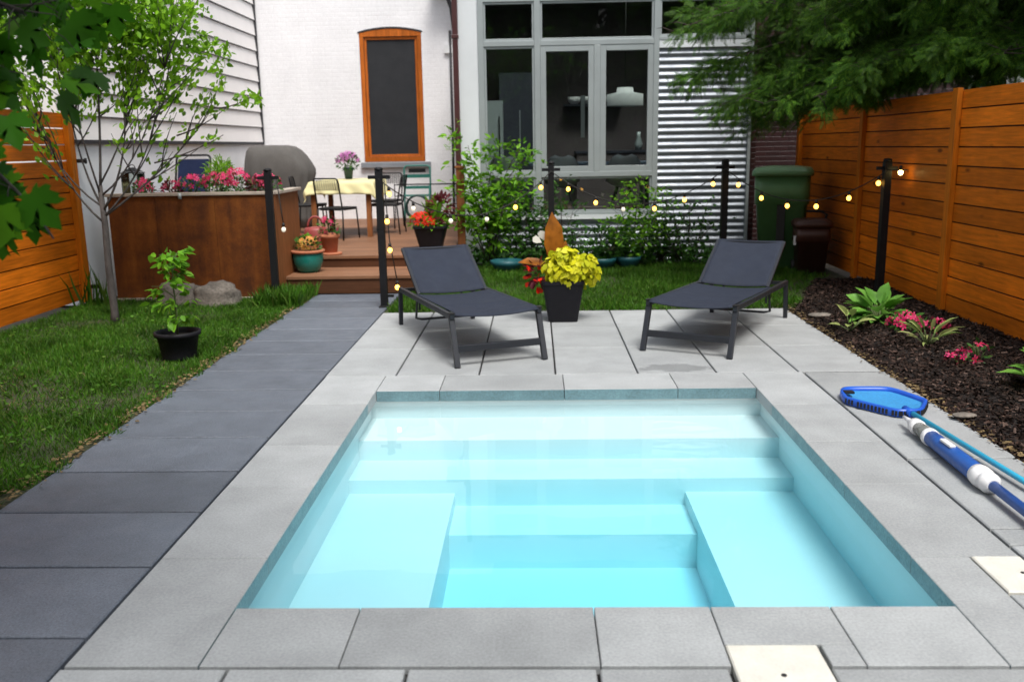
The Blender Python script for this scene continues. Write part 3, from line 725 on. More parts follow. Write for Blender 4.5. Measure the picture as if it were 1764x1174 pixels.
# room behind the glass
rm = MB(); zf0 = .58
rm.box(-.98, 2.85, 3.55, 3.62, zf0, 3.88); rm.box(-.985, -.96, .31, 3.55, zf0, 3.88); rm.box(2.83, 2.86, .17, 3.55, zf0, 3.88); rm.box(-.96, 2.83, .31, .7, 3.86, 3.90); rm.box(-.96, 2.83, 2.6, 3.55, 3.86, 3.90)
rm.build('interior_wall', MT['iwall'], ex)
MB().box(-.96, 2.83, .17, 3.55, zf0-.04, zf0).build('interior_floor', MT['ifloor'], ex)
MB().box(-1.02, 3.0, .302, .7, 3.905, 4.0).box(-1.02, 3.0, 2.6, 4.0, 3.905, 4.0).build('roof', MT['darkline'], ex)
MB().box(-1.02, 3.0, .69, 2.61, 4.003, 4.02).build('added_skylight', MT['glass'], ex)  # roof opening and pane added to bring daylight into the dark room
cab = thing('kitchen_cabinet', 'tall dark cabinet seen through the left window of the extension', 'cabinet', (.0-.30, YX+2.9, zf0))
MB().box(-.28, .42, 0, .6, 0, 2.2).build('cabinet_body', MT['icab'], cab); MB().box(.05, .062, -.02, -.001, .6, 1.6).build('handle', MT['alu'], cab)
cb2 = thing('grey_fridge', 'grey fridge beside the dark cabinet behind the left pane', 'fridge', (-.72, YX+2.7, zf0))
MB().box(-.2, .2, 0, .6, 0, 1.75).build('fridge_body', MT['alu'], cb2); MB().box(.13, .15, -.03, -.001, .7, 1.5).build('handle', MT['dark'], cb2)
dp = tag(MB().box(.645, .70, YX+.4, YX+.43, 1.70, 2.27).build('door_edge_panel', MT['shade'], None, None, .004), 'narrow white upright panel seen behind the middle of the casement windows', 'panel')
pl = thing('pendant_lamp', 'white drum pendant lamp hanging behind the right casement', 'lamp', (1.38, YX+1.7, 2.17))
MB().lathe([(.275, 0), (.275, .17), (.13, .20), (.12, .27), (.02, .27)], 32, (0, 0, 0), False, True).build('lamp_shade', MT['shade'], pl)
MB().tube([(0, 0, .27), (0, 0, 1.69)], .006, 6).build('cord', MT['wire'], pl)
sh2 = thing('wall_shelf', 'dark shelf with white dishes at the back of the dim room', 'shelf', (1.0, YX+3.3, 2.25))
MB().box(-.5, .5, 0, .24, 0, .03).build('shelf_board', MT['icab'], sh2)
for k, x in enumerate((-.32, -.1, .14, .36)): tag(MB().lathe([(.05, 0), (.10, .05), (.11, .12), (.10, .12)], 16, (1.0+x, YX+3.42, 2.281), True, True).build('dish', MT['shell']), ['white dish farthest left on the interior shelf', 'second white dish from the left on the interior shelf', 'third white dish from the left on the interior shelf', 'white dish farthest right on the interior shelf'][k], 'dish', 'dishes on the shelf')
kc = thing('kitchen_counter', 'low dark counter along the back wall of the dim room', 'counter', (1.6, YX+2.9, zf0))
MB().box(-.9, 1.1, 0, .6, 0, .88).build('counter_body', MT['iwall'], kc); MB().box(-.92, 1.12, -.02, .62, .882, .92).build('worktop', MT['icab'], kc)
tag(MB().lathe([(.05, 0), (.07, .1), (.03, .22), (.035, .3)], 16, (1.75, YX+3.1, zf0+.921), True, True).build('vase', MT['alu']), 'slim grey vase on the dark kitchen counter', 'vase')
dt = thing('dining_table', 'pale blue topped dining table inside the extension', 'table', (.85, YX+1.75, zf0))
MB().box(-.95, .95, -.42, .42, .72, .76).build('tabletop', MT['itable'], dt, None, .006)
for x in (-.85, .85):
    for y in (-.35, .35): MB().bar((x, y, 0), (x*.97, y*.95, .72), .05, .05).build('leg', MT['icab'], dt)
def shellchair(x, y, rz, label):
    t = thing('shell_chair', label, 'chair', (x, YX+y, zf0), rz, 'white shell chairs at the dining table')
    m = MB(); rows = []
    prof = [(-.23, .47, .20), (-.16, .44, .235), (.0, .43, .25), (.12, .45, .25), (.19, .52, .245), (.22, .62, .24), (.245, .74, .225), (.26, .83, .17), (.262, .86, .09)]
    for (yy, zz, hw_) in prof:
        rows.append([(hw_*u, yy-.06*abs(u)**2*(1 if zz > .5 else 0), zz+.09*abs(u)**2.2*(1 if zz < .7 else .2)) for u in (-1, -.75, -.5, -.25, 0, .25, .5, .75, 1)])
    k = 9
    m.add([p for r in rows for p in r], [(i*k+j, i*k+j+1, (i+1)*k+j+1, (i+1)*k+j) for i in range(len(rows)-1) for j in range(k-1)], True)
    o = m.build('shell_seat', MT['shell'], t); sf = o.modifiers.new('thick', 'SOLIDIFY'); sf.thickness = .012
    for x_ in (-1, 1):
        for y_ in (-1, 1): MB().tube([(x_*.08, y_*.08, .43), (x_*.21, y_*.22, 0)], .013, 8).build('leg', MT['icab'], t)
    return t
shellchair(1.26, .62, R(180), 'white shell chair with rounded back behind the right casement')
shellchair(.38, .66, R(180), 'white shell chair behind the left casement, half hidden by the black post')
shellchair(-.38, .75, R(165), 'white shell chair inside behind the leafy shrub')

# maroon downspout at the extension's corner
ds = MB(); ds.box(-1.075, -1.005, YX-.09, YX-.02, .36, 3.98)
ds.box(-1.085, -.995, YX-.10, YX-.012, 3.0, 3.05); ds.box(-1.085, -.995, YX-.10, YX-.012, 1.7, 1.75)
tag(ds.build('downspout', MT['maroon'], None, None, .006), 'maroon square downspout at the white corner of the extension', 'downspout')
# dark brick building behind the fence end
db = thing('dark_brick_house', 'dark red brick wall in the gap between the extension and the fence', 'house', (2.99, 14.2, 0))
MB().box(0, 3.5, 0, .3, -.05, 6.0).build('wall', MT['darkbrick'], db)
MB().box(.28, .30, -.02, .0-.002, .3, 4.0).build('brick_corner_strip', MT['maroon'], db)

# ================================================================== DECK
dk = thing('wooden_deck', 'raised brown wooden deck with one step down to the path', 'deck', (-2.9, 10.85, 0))
m = MB(); y = 0.0
while y < 5.80:
    m.bbox(-1.98, 1.85, y+.003, y+.137, .305, .34, .004); y += .14
m.build('deck_boards', MT['deck'], dk)
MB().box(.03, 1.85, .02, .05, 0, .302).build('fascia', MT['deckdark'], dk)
m = MB(); m.bbox(.03, 1.85, -.75, -.61, .165, .20); m.bbox(.03, 1.85, -.604, -.464, .165, .20); m.bbox(.03, 1.85, -.458, -.318, .165, .20); m.bbox(.03, 1.85, -.312, -.172, .165, .20); m.bbox(.03, 1.85, -.166, .018, .165, .20)
m.build('step_tread', MT['deck'], dk)
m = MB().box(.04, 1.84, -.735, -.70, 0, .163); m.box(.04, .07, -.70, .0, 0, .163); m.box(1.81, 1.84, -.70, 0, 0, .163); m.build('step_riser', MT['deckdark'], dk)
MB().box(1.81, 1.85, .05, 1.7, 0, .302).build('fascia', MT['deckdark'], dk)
m = MB().box(-1.03, -.93, 11.95, 12.05, 0, 1.33); m.box(-1.045, -.915, 11.935, 12.065, 1.331, 1.36)
tag(m.build('deck_post', MT['tablewood'], None, None, .005), 'short brown wooden post at the right corner of the deck', 'post')

# ================================================================== CORTEN PLANTER BOX
cb = thing('corten_planter_box', 'large rusty steel planter box with pink flowers along its top', 'planter box', (-4.66, 9.85, 0))
m = MB()
for k, (a, b) in enumerate(((0, .52), (.523, 1.17), (1.173, 1.80))): m.box(a, b, 0, .012, .02, 1.13)
m.build('front_panel', MT['corten'], cb)
MB().box(1.802, 1.83, .0, 1.0, .02, 1.13).build('side_panel', MT['tablewood'], cb)
MB().box(0, 1.80, .98, .998, .02, 1.13).build('back_panel', MT['corten'], cb)
m = MB().box(-.02, 1.84, -.02, .05, 1.132, 1.165); m.box(1.74, 1.87, .05, 1.02, 1.132, 1.165); m.build('ledge', MT['ledge'], cb, None, .004)
MB().box(.01, 1.735, .06, .97, .9, 1.10).build('soil', MT['potsoil'], cb)
MB().box(-.03, 1.83, -.055, -.004, -.03, .018).build('stone_footing', MT['ledge'], cb)
tag(MB().tube([(-3.84, 9.80, 1.16), (-3.84, 9.795, 1.10)], .02, 8).build('hose_nozzle', MT['alu'], None), 'small grey tap end on the front ledge of the rusty planter', 'tap')

# ================================================================== PLANT BUILDERS
def leaves_on(name, m, parent, P, D, size, tmpl=OVAL, wid=None, upr=.5):
    n = len(P); U = rng.normal(size=(n, 3))*upr+np.array([0, 0, 1.])
    return scatter(name, P, D, U, size, tmpl, m, parent, wid)
def flowerclump(name, label, cat, loc, r, h, nf, petal, leafm, nl=140, group=None, fs=.032, ls=.05, pot=None):
    t = thing(name, label, cat, loc, 0, group)
    P, d = blobpts(nl, (0, 0, h*.45), (r, r, h*.5)); P[:, 2] = np.maximum(.01, P[:, 2])
    leaves_on('foliage', leafm, t, P, d+np.array([0, 0, .3])+rng.normal(size=d.shape)*.5, ls*(.7+.6*rng.random(nl)))
    st = MB()
    for k in range(7):
        a = random.uniform(0, 6.28); st.tube([(0, 0, 0), (math.cos(a)*r*.4, math.sin(a)*r*.4, h*.5), (math.cos(a)*r*.7, math.sin(a)*r*.7, h*.85)], .004, 5)
    st.build('stem', MT['stem'], t)
    if nf:
        d = rdir(nf, .7); d[:, 2] = np.abs(d[:, 2])*.9+.05; P = np.array([0, 0, h*.45])+d*np.array([r*1.02, r*1.02, h*.58])*(.85+.25*rng.random((nf, 1)))
        U = d+rng.normal(size=(nf, 3))*.35+np.array([0, -.45, 0]); D = np.cross(U, rng.normal(size=(nf, 3)))
        scatter('blossom', P, D, U, fs*(.8+.5*rng.random(nf))*2, FLOWER, petal, t)
    return t

# flowers along the rusty planter
imp = [(-4.33, .10, .15, 'pink impatiens beside the lantern on the rusty planter', 'pink', 20), (-4.02, .10, .13, 'thin pink impatiens below the navy chair on the rusty planter', 'pink', 13),
       (-3.78, .15, .19, 'bushy pink impatiens at the right edge of the navy chair', 'pink', 30), (-3.52, .14, .21, 'pink impatiens below the feathery green plant on the planter', 'pink', 42),
       (-3.28, .15, .24, 'tallest pink impatiens right of the feathery green plant', 'pink', 44), (-3.08, .11, .17, 'reddish leaved impatiens left of the last clump on the planter', 'pink', 12),
       (-2.93, .12, .19, 'pink impatiens at the right end of the rusty planter', 'pink', 26)]
for x, r, h, lb, pm_, nf in imp: flowerclump('impatiens', lb, 'flower', (x, 10.05, 1.10), r, h+.06, nf, MT[pm_], MT['leaf_dark'] if nf > 14 else MT['burg'], 120, 'pink impatiens along the rusty planter', .03, .05)
t = thing('feathery_plant', 'feathery light green plant behind the pink flowers on the planter', 'plant', (-3.62, 10.5, 1.10))
n = 420; d = rdir(n, .8); P = np.array([0, 0, .16])+d*np.array([.19, .19, .25])*(.3+.75*rng.random((n, 1)))
leaves_on('foliage', MT['leaf_tree'], t, P, d+rng.normal(size=d.shape)*.4, .07, NARROW)
st = MB()
for k in range(12):
    a = k*.52; st.tube([(0, 0, 0), (math.cos(a)*.05, math.sin(a)*.05, .2), (math.cos(a)*.14, math.sin(a)*.14, .33)], .003, 4)
st.build('stem', MT['stem'], t)

# lantern on the planter
t = thing('lantern', 'black framed glass lantern at the left end of the rusty planter', 'lantern', (-4.55, 10.30, 1.10))
m = MB()
for x in (-1, 1):
    for y in (-1, 1): m.box(x*.09-.005, x*.09+.005, y*.09-.005, y*.09+.005, .025, .27)
m.bbox(-.105, .105, -.105, .105, 0, .025, .006); m.box(-.1, .1, -.1, .1, .271, .281)
m.build('lantern_frame', MT['dark'], t)
MB().loft([[(x*.09, y*.09, .286) for x, y in ((-1, -1), (1, -1), (1, 1), (-1, 1))], [(x*.035, y*.035, .32) for x, y in ((-1, -1), (1, -1), (1, 1), (-1, 1))], [(x*.025, y*.025, .335) for x, y in ((-1, -1), (1, -1), (1, 1), (-1, 1))]], False).build('lantern_roof', MT['dark'], t)
m = MB()
for q in range(4):
    mx = Matrix.Rotation(q*math.pi/2, 4, 'Z'); m.box(-.084, .084, -.0915, -.0885, .027, .268, mx)
m.build('pane', MT['glass'], t)
MB().lathe([(.022, .031), (.022, .10), (.004, .105)], 14, (0, 0, 0), True, True).build('candle', MT['shade'], t)
MB().tube([(.035*math.cos(a), 0, .33+.035*math.sin(a)) for a in np.linspace(0, math.pi, 9)], .005, 6).build('handle', MT['dark'], t)

# navy folding chair behind the planter (stands on the deck)
t = thing('folding_chair', 'navy sling recliner chair standing on the deck behind the planter', 'chair', (-4.62, 12.0, .34), R(-6))
m = MB()
def rr2(x0, x1, p0, p1, n=5, r=.06):   # rounded frame from p0 (low) to p1 (high)
    pts = []
    p0, p1 = Vector(p0), Vector(p1); u = (p1-p0).normalized(); L = (p1-p0).length
    pts.append(Vector((x0, p0.y, p0.z)))
    for k in range(n+1):
        a = math.pi/2*k/n; q = p0+u*(L-r+r*math.sin(a)); pts.append(Vector((x0+r-r*math.cos(a), q.y, q.z)))
    for k in range(n+1):
        a = math.pi/2*k/n; q = p0+u*(L-r+r*math.cos(a)); pts.append(Vector((x1-r+r*math.sin(a), q.y, q.z)))
    pts.append(Vector((x1, p0.y, p0.z))); return pts
m.tube(rr2(-.24, .24, (0, .10, .42), (0, .32, 1.21)), .014, 8)
m.tube([(-.24, .10, .42), (-.24, -.35, .46)], .013, 8); m.tube([(.24, .10, .42), (.24, -.35, .46)], .013, 8)
m.tube([(-.24, -.35, .46), (.24, -.35, .46)], .013, 8)
m.build('frame', MT['dark'], t)
m = MB(); m.add([(-.215, .108, .45), (.215, .108, .45), (.215, .305, 1.16), (-.215, .305, 1.16), (-.215, .12, .45), (.215, .12, .45), (.215, .317, 1.16), (-.215, .317, 1.16)], [(0, 1, 2, 3), (7, 6, 5, 4), (0, 4, 5, 1), (3, 2, 6, 7), (0, 3, 7, 4), (1, 5, 6, 2)]); m.build('back_sling', MT['navy'], t)
MB().box(-.225, .225, -.34, .09, .445, .46).build('seat_sling', MT['navy'], t)
for x in (-1, 1):
    MB().tube([(x*.245, -.32, 0), (x*.245, .12, .46)], .012, 8).build('leg', MT['dark'], t); MB().tube([(x*.26, .25, 0), (x*.26, -.15, .45), (x*.26, -.15, .66)], .012, 8).build('leg', MT['dark'], t)
    MB().bbox(x*.26-.025, x*.26+.025, -.25, .2, .66, .685).build('armrest', MT['navy'], t)

# covered barbecue
t = thing('covered_barbecue', 'barbecue under a taupe fabric cover against the white wall', 'barbecue', (-4.20, 15.1, .34))
m = MB(); rings = []
for k, (z, rx, ry, dx) in enumerate([(.02, .50, .30, 0), (.2, .495, .30, 0), (.45, .50, .30, 0), (.7, .52, .315, 0), (.86, .56, .33, 0), (.95, .555, .33, 0), (1.05, .52, .32, -.02), (1.16, .47, .30, -.05), (1.25, .42, .27, -.08), (1.31, .36, .22, -.10), (1.335, .26, .15, -.12)]):
    r_ = sring(dx, 0, z, rx, ry, 72, 3.6); out = []
    for j, (x, y, zz) in enumerate(r_):
        a = 2*math.pi*j/72; f = 1+(.035*math.sin(a*7+z*3)+.03*math.sin(a*13-z*4)+.10*mnoise.noise((x*5, y*5, z*2.0)))*(1.0 if z < .8 else .55)
        out.append((dx+(x-dx)*f, y*f, zz+.02*mnoise.noise((x*3, y*3, z))))
    rings.append(out)
m.loft(rings).build('fabric_cover', MT['cover'], t)
MB().tube([(-.35, -.335, .62), (.36, -.335, .60)], .006, 6).build('strap', MT['dark'], t)
for x in (-.4, .4): MB().lathe([(.001, -.02), (.05, -.02), (.05, .02), (.001, .02)], 14, (x, 0, .05)).build('wheel', MT['black'], t)

# table, cloth, vase of mums
t = thing('patio_table', 'wooden patio table on the deck under a cream cloth', 'table', (-2.82, 13.75, .34))
MB().bbox(-.44, .44, -.55, .62, .77, .80).build('tabletop', MT['tablewood'], t)
for x in (-.40, .40):
    for y in (-.52, .58): MB().bbox(x-.035, x+.035, y-.035, y+.035, 0, .768).build('leg', MT['tablewood'], t)
MB().box(-.36, .36, -.53, -.505, .68, .768).build('apron', MT['tablewood'], t)
m = MB(); nx, ny = 44, 52; X0, X1, Y0, Y1 = -.68, .70, -.76, .84; tx0, tx1, ty0, ty1 = -.45, .45, -.56, .63
vs = []
for j in range(ny+1):
    for i in range(nx+1):
        x = X0+(X1-X0)*i/nx; y = Y0+(Y1-Y0)*j/ny
        ox = max(0, tx0-x, x-tx1); oy = max(0, ty0-y, y-ty1); sx = -1 if x < 0 else 1; sy = -1 if y < 0 else 1
        drop = max(ox, oy)+.55*min(ox, oy)
        wv = .02*math.sin(x*23+y*17)*min(1, drop*8)
        xx = min(max(x, tx0), tx1)+sx*(min(ox, .02)+ox*.28+(wv if ox > 0 or oy > 0 else 0)*.8); yy = min(max(y, ty0), ty1)+sy*(min(oy, .02)+oy*.22+wv*.7*(1 if oy > 0 else 0))
        vs.append((xx, yy, .806-.93*drop+.004*mnoise.noise((x*6, y*6, 0))))
m.add(vs, [(j*(nx+1)+i, j*(nx+1)+i+1, (j+1)*(nx+1)+i+1, (j+1)*(nx+1)+i) for j in range(ny) for i in range(nx)], True)
o = m.build('tablecloth', MT['cloth'], None); o.location = (-2.82, 13.75, .34); tag(o, 'cream yellow cloth with hanging corners draped over the patio table', 'tablecloth')
sf = o.modifiers.new('thick', 'SOLIDIFY'); sf.thickness = .003
t = flowerclump('potted_mums', 'pot of mauve chrysanthemums standing on the cream tablecloth', 'potted flower', (-2.84, 13.95, 1.155), .17, .26, 95, MT['mauve'], MT['leaf_dark'], 240, None, .026, .05)
for c in list(t.children):
    c.location.z = .13
MB().lathe([(.055, 0), (.075, .14), (.082, .17), (.076, .17), (.07, .15)], 20, (0, 0, 0), True, False).build('pot', MT['hose'], t)

# black metal garden chairs around the table
def metal_chair(loc, rz, label):
    t = thing('metal_chair', label, 'chair', loc, rz, 'black metal chairs around the patio table')
    MB().tube(rr2(-.20, .20, (0, -.21, .45), (0, -.29, .86), 5, .05), .011, 8).build('back_frame', MT['dark'], t)
    m = MB()
    for k in range(9): z = .70+k*.016; y = -.21-.08*(z-.45)/.41; m.box(-.195, .195, y-.003, y+.003, z, z+.007)
    for k in range(11): x = -.18+k*.036; m.bar((x, -.256, .69), (x, -.287, .845), .005, .004)
    m.build('backrest', MT['dark'], t)
    m = MB(); m.loft([sring(0, 0, .415, .20, .20, 28, 6), sring(0, 0, .42, .215, .215, 28, 6), sring(0, 0, .45, .215, .215, 28, 6)]); m.build('seat', MT['dark'], t)
    for x in (-1, 1):
        MB().tube([(x*.20, -.20, .45), (x*.215, -.24, 0)], .011, 8).build('leg', MT['dark'], t)
        MB().tube([(x*.19, .18, .44), (x*.205, .21, 0)], .011, 8).build('leg', MT['dark'], t)
    return t
c0 = metal_chair((-2.82, 12.98, .34), R(-20), 'black metal chair in front of the patio table, back to the lawn')
dup(c0, (-2.25, 13.75, .34), R(86), 'black metal chair at the right side of the patio table by the tall post')
dup(c0, (-2.42, 14.75, .34), R(170), 'black metal chair on the far side of the patio table')
dup(c0, (-3.42, 13.9, .34), R(-84), 'black metal chair at the left side of the table next to the barbecue')

# teal folding chair by the wall and a hose on it
t = thing('folding_chair', 'teal green folding chair leaning by the white brick wall', 'chair', (-2.08, 16.1, .34), R(4))
m = MB(); m.tube(rr2(-.23, .23, (0, .0, .0), (0, .22, .95), 5, .07), .016, 8); m.build('frame', MT['greenmetal'], t)
m = MB()
for z, hh in ((.74, .06), (.55, .05)): m.box(-.22, .22, .22*z/.95-.012, .22*z/.95+.004, z, z+hh)
m.build('back_slat', MT['greenmetal'], t); MB().box(-.15, .15, .18, .20, .83, .90).build('dark_grille', MT['dark'], t)
m = MB()
for k in range(5): m.box(-.21, .21, -.33+k*.08, -.27+k*.08, .44, .455)
m.build('seat', MT['greenmetal'], t)
for x in (-1, 1): MB().tube([(x*.215, -.34, 0), (x*.215, .10, .60)], .013, 8).build('leg', MT['greenmetal'], t)
m = MB(); pts = []
for k in range(140):
    a = k*2*math.pi/20; r = .20+.012*math.sin(k*1.7); pts.append((r*math.cos(a), -.02*(k/20)+.01*math.sin(k), .24+.20*math.sin(a)))
m.tube(pts, .015, 6)
o = m.build('garden_hose', MT['hose'], None); o.location = (-2.02, 15.70, .36); tag(o, 'coiled dark green garden hose propped in front of the teal chair', 'hose')
t = thing('wire_rack', 'thin black wire plant rack against the brick wall by the teal chair', 'rack', (-1.95, 16.35, .34))
m = MB()
for z in (.42, .62): m.tube([(-.55, -.1, z), (.55, -.1, z)], .008, 6)
for z in (.42, .62): m.tube([(-.55, .15, z), (.55, .15, z)], .008, 6)
m.build('rail', MT['dark'], t)
for x in (-.55, .55): MB().tube([(x, -.1, 0), (x, -.1, .64)], .009, 6).build('leg', MT['dark'], t)

# pots by the step
t = thing('bowl_planter', 'teal glazed bowl planter with peach flowers standing on the deck step', 'planter', (-2.66, 10.48, .20))
MB().lathe([(.10, 0), (.135, .03), (.165, .10), (.178, .18), (.175, .225)], 36, (0, 0, 0), True, False).build('bowl', MT['teal'], t)
MB().lathe([(.176, .226), (.195, .232), (.197, .258), (.165, .262), (.16, .235)], 36, (0, 0, 0), False, False).build('rim', MT['terracotta'], t)
MB().lathe([(.165, .23), (.001, .245)], 24, (0, 0, 0), False, False).build('soil', MT['potsoil'], t)
n = 90; P, d = blobpts(n, (0, 0, .31), (.13, .13, .09)); leaves_on('foliage', MT['leaf_dark'], t, P, d+np.array([0, 0, .4]), .06)
n = 46; d = rdir(n, .8); P = np.array([0, 0, .31])+d*np.array([.12, .12, .10]); scatter('blossom', P, np.cross(d, rng.normal(size=d.shape)), d+np.array([0, -.3, 0]), .055, FLOWER, MT['peach'], t)
t = thing('terracotta_pot', 'round terracotta pot of pink geraniums at the deck edge', 'potted flower', (-2.52, 11.02, .34))
MB().lathe([(.14, 0), (.145, .025), (.13, .028)], 28, (0, 0, 0), True, True).build('saucer', MT['terracotta'], t)
MB().lathe([(.085, .03), (.108, .20), (.125, .202), (.128, .25), (.112, .25), (.105, .22)], 28, (0, 0, 0), True, False).build('pot', MT['terracotta'], t)
MB().lathe([(.108, .225), (.001, .23)], 20, (0, 0, 0), False, False).build('soil', MT['potsoil'], t)
n = 70; P, d = blobpts(n, (0, 0, .33), (.12, .12, .11)); leaves_on('foliage', MT['leaf_dark'], t, P, d, .06)
n = 16; d = rdir(n, .8); P = np.array([0, 0, .36])+d*np.array([.12, .12, .12]); scatter('blossom', P, np.cross(d, rng.normal(size=d.shape)), d+np.array([0, -.3, 0]), .06, FLOWER, MT['pink'], t)
t = thing('terracotta_trough', 'square terracotta pot with a small seedling behind the teal bowl', 'pot', (-2.80, 11.0, .34))
m = MB(); m.loft([sring(0, 0, 0, .095, .095, 24, 8), sring(0, 0, .17, .125, .125, 24, 8), sring(0, 0, .172, .135, .135, 24, 8), sring(0, 0, .21, .135, .135, 24, 8), sring(0, 0, .21, .118, .118, 24, 8), sring(0, 0, .18, .116, .116, 24, 8)], False); m.build('pot', MT['terracotta'], t)
n = 14; leaves_on('seedling', MT['leaf_shrub'], t, np.tile((0, 0, .2), (n, 1))+rng.normal(size=(n, 3))*.03, rdir(n, 1.2), .08)
t = thing('watering_can', 'dusty red watering can with an arched handle on the deck', 'watering can', (-2.86, 11.75, .34), R(8))
MB().lathe([(.155, 0), (.165, .02), (.15, .24), (.135, .27), (.05, .28)], 28, (0, 0, 0), True, True).build('body', MT['redcan'], t)
MB().tube([(-.10*math.cos(a)+.0, 0, .27+.14*math.sin(a)) for a in np.linspace(0, math.pi, 12)], .014, 8).build('handle', MT['redcan'], t)
m = MB(); m.tube([(-.13, 0, .07), (-.22, 0, .2), (-.31, 0, .31)], [.03, .022, .017], 10); m.tube([(-.30, 0, .30), (-.34, 0, .345)], [.02, .05], 12); m.build('spout', MT['redcan'], t)

# black planter of red begonias on the deck
t = thing('deck_planter', 'black tapered planter with red begonias and a canna at the deck corner', 'planter', (-1.33, 11.5, .34))
def taper(r0, r1, h, e=7, rim=.012):
    return MB().loft([sring(0, 0, 0, r0, r0, 32, e), sring(0, 0, h-.03, r1-.002, r1-.002, 32, e), sring(0, 0, h-.029, r1+rim, r1+rim, 32, e), sring(0, 0, h, r1+rim, r1+rim, 32, e), sring(0, 0, h, r1-.012, r1-.012, 32, e), sring(0, 0, h-.05, r1-.016, r1-.016, 32, e)], False)
taper(.135, .205, .30).build('pot', MT['plant_pot'], t); MB().lathe([(.19, .26), (.001, .27)], 20, (0, 0, 0), False).build('soil', MT['potsoil'], t)
n = 130; P, d = blobpts(n, (-.02, 0, .33), (.24, .22, .10)); leaves_on('foliage', MT['leaf_shrub'], t, P, d+np.array([0, 0, .1]), .075)
n = 46; d = rdir(n, .6); d[:, 2] = np.abs(d[:, 2]); P = np.array([-.10, -.06, .34])+d*np.array([.15, .13, .12]); scatter('begonia_blossom', P, np.cross(d, rng.normal(size=d.shape)), d+np.array([0, -.5, 0]), .085, FLOWER, MT['red'], t)
n = 120; P, d = blobpts(n, (.13, .04, .50), (.15, .12, .16)); leaves_on('burgundy_foliage', MT['burg'], t, P, d+np.array([0, 0, -.2]), .085)
lf = np.array([(.02, .02, .3), (.0, .0, .3), (.04, .03, .3), (-.02, .03, .3), (.06, 0, .3)]); ld = np.array([(.06, 0, 1), (-.22, -.1, 1), (.28, -.1, 1), (-.05, .2, 1), (.5, -.2, .9)])
leaves_on('canna_leaf', MT['leaf_shrub'], t, lf, ld, np.array([.42, .33, .36, .38, .26]), NARROW, 1.4, 1.0)

# ================================================================== POSTS AND LIGHTS
posts = [((-2.80, 9.57), R(4), 'black metal post in front of the rusty planter, leftmost of the lawn posts'), ((-1.57, 9.20), R(2), 'black metal post at the end of the dark path beside the left lounger'),
         ((0.19, 11.05), R(-2), 'black metal post behind the middle planter, in front of the windows'), ((2.23, 10.87), R(3), 'black metal post in front of the corrugated steel wall'), ((3.60, 9.52), R(5), 'black metal post close to the right cedar fence')]
t0 = thing('fence_post', posts[0][2], 'post', (*posts[0][0], 0), posts[0][1], 'black posts carrying the string lights')
MB().bbox(-.036, .036, -.036, .036, -.02, 1.385, .004).build('pole', MT['dark'], t0)
MB().lathe([(.042, 1.386), (.044, 1.40), (.03, 1.415), (.001, 1.418)], 18, (0, 0, 0), True, False).build('cap', MT['dark'], t0)
for s in (-1, 1): MB().box(min(s*.037, s*.11), max(s*.037, s*.11), -.012, .012, 1.30, 1.335).build('bracket', MT['dark'], t0)
MB().box(.037, .10, -.012, .012, .10, .125).build('bracket', MT['dark'], t0)
MB().bbox(-.055, .055, -.055, .055, -.02, .012).build('base_plate', MT['dark'], t0)
for (p, rz, lb) in posts[1:]: dup(t0, (*p, 0), rz, lb)

def string(name, label, cord, bulbs):
    t = thing(name, label, 'string light', cord[0])
    o = Vector(cord[0])
    MB().tube([Vector(p)-o for p in cord], .006, 5).build('cord', MT['wire'], t)
    for (p, lit) in bulbs:
        p = Vector(p)-o
        b = MB().ball((0, 0, 0), .0235, 10, 1.15).build('bulb', [MT['bulbdim'], MT['bulb'], MT['bulbfence']][lit], t); b.location = p
        MB().lathe([(.012, .028), (.016, .03), (.016, .065), (.006, .07)], 10, (0, 0, 0), True, True).build('socket', MT['black'], b)
def span(a, b, sag, n=22):
    a, b = Vector(a), Vector(b); return [a.lerp(b, i/n)-Vector((0, 0, sag*4*(i/n)*(1-i/n))) for i in range(n+1)]
P1, P2, P3, P4, P5 = [Vector((p[0][0], p[0][1]-.04, 1.30)) for p in posts]
c1 = span(P2, P3, .44); c2 = span(P3, P4, .40); c3 = span(P4, P5, .34)
def on(c, us, lits): 
    out = []
    for u, l in zip(us, lits):
        k = u*(len(c)-1); i = min(int(k), len(c)-2); p = c[i].lerp(c[i+1], k-i); out.append((p-Vector((0, 0, .07)), l))
    return out
bl = on(c1, (.05, .17, .37, .58, .76, .93), (1, 0, 0, 0, 1, 1)) + on(c2, (.10, .26, .42, .60, .77, .93), (1, 1, 0, 1, 1, 1)) + on(c3, (.09, .25, .42, .60, .79, .95), (1, 1, 1, 1, 1, 1))
string('string_light', 'string of round warm bulbs sagging between the black posts', c1+c2[1:]+c3[1:], bl)
e0 = P5; e1 = Vector((3.745, 9.35, 1.30))
string('string_light', 'short end of the bulb string hooked to the right cedar fence', [e0, e1, e1-Vector((0, 0, .02))], [((3.70, 9.42, 1.275), 2)])
hs_ = [P2+Vector((.06, -.02, 0)), P2+Vector((.075, -.03, -.30)), P2+Vector((.09, -.02, -.62)), P2+Vector((.15, -.03, -1.02))]
string('string_light', 'loose strand of warm bulbs hanging down the post by the path', hs_, [(hs_[1]-Vector((0, 0, .12)), 1), (hs_[2]-Vector((0, 0, .09)), 1), (hs_[3]-Vector((0, 0, .07)), 1)])
string('string_light', 'single pale bulb hanging near the leftmost black post', [P1+Vector((.1, 0, 0)), P1+Vector((.13, 0, -.35)), P1+Vector((.14, 0, -.45))], [(P1+Vector((.14, 0, -.52)), 0)])

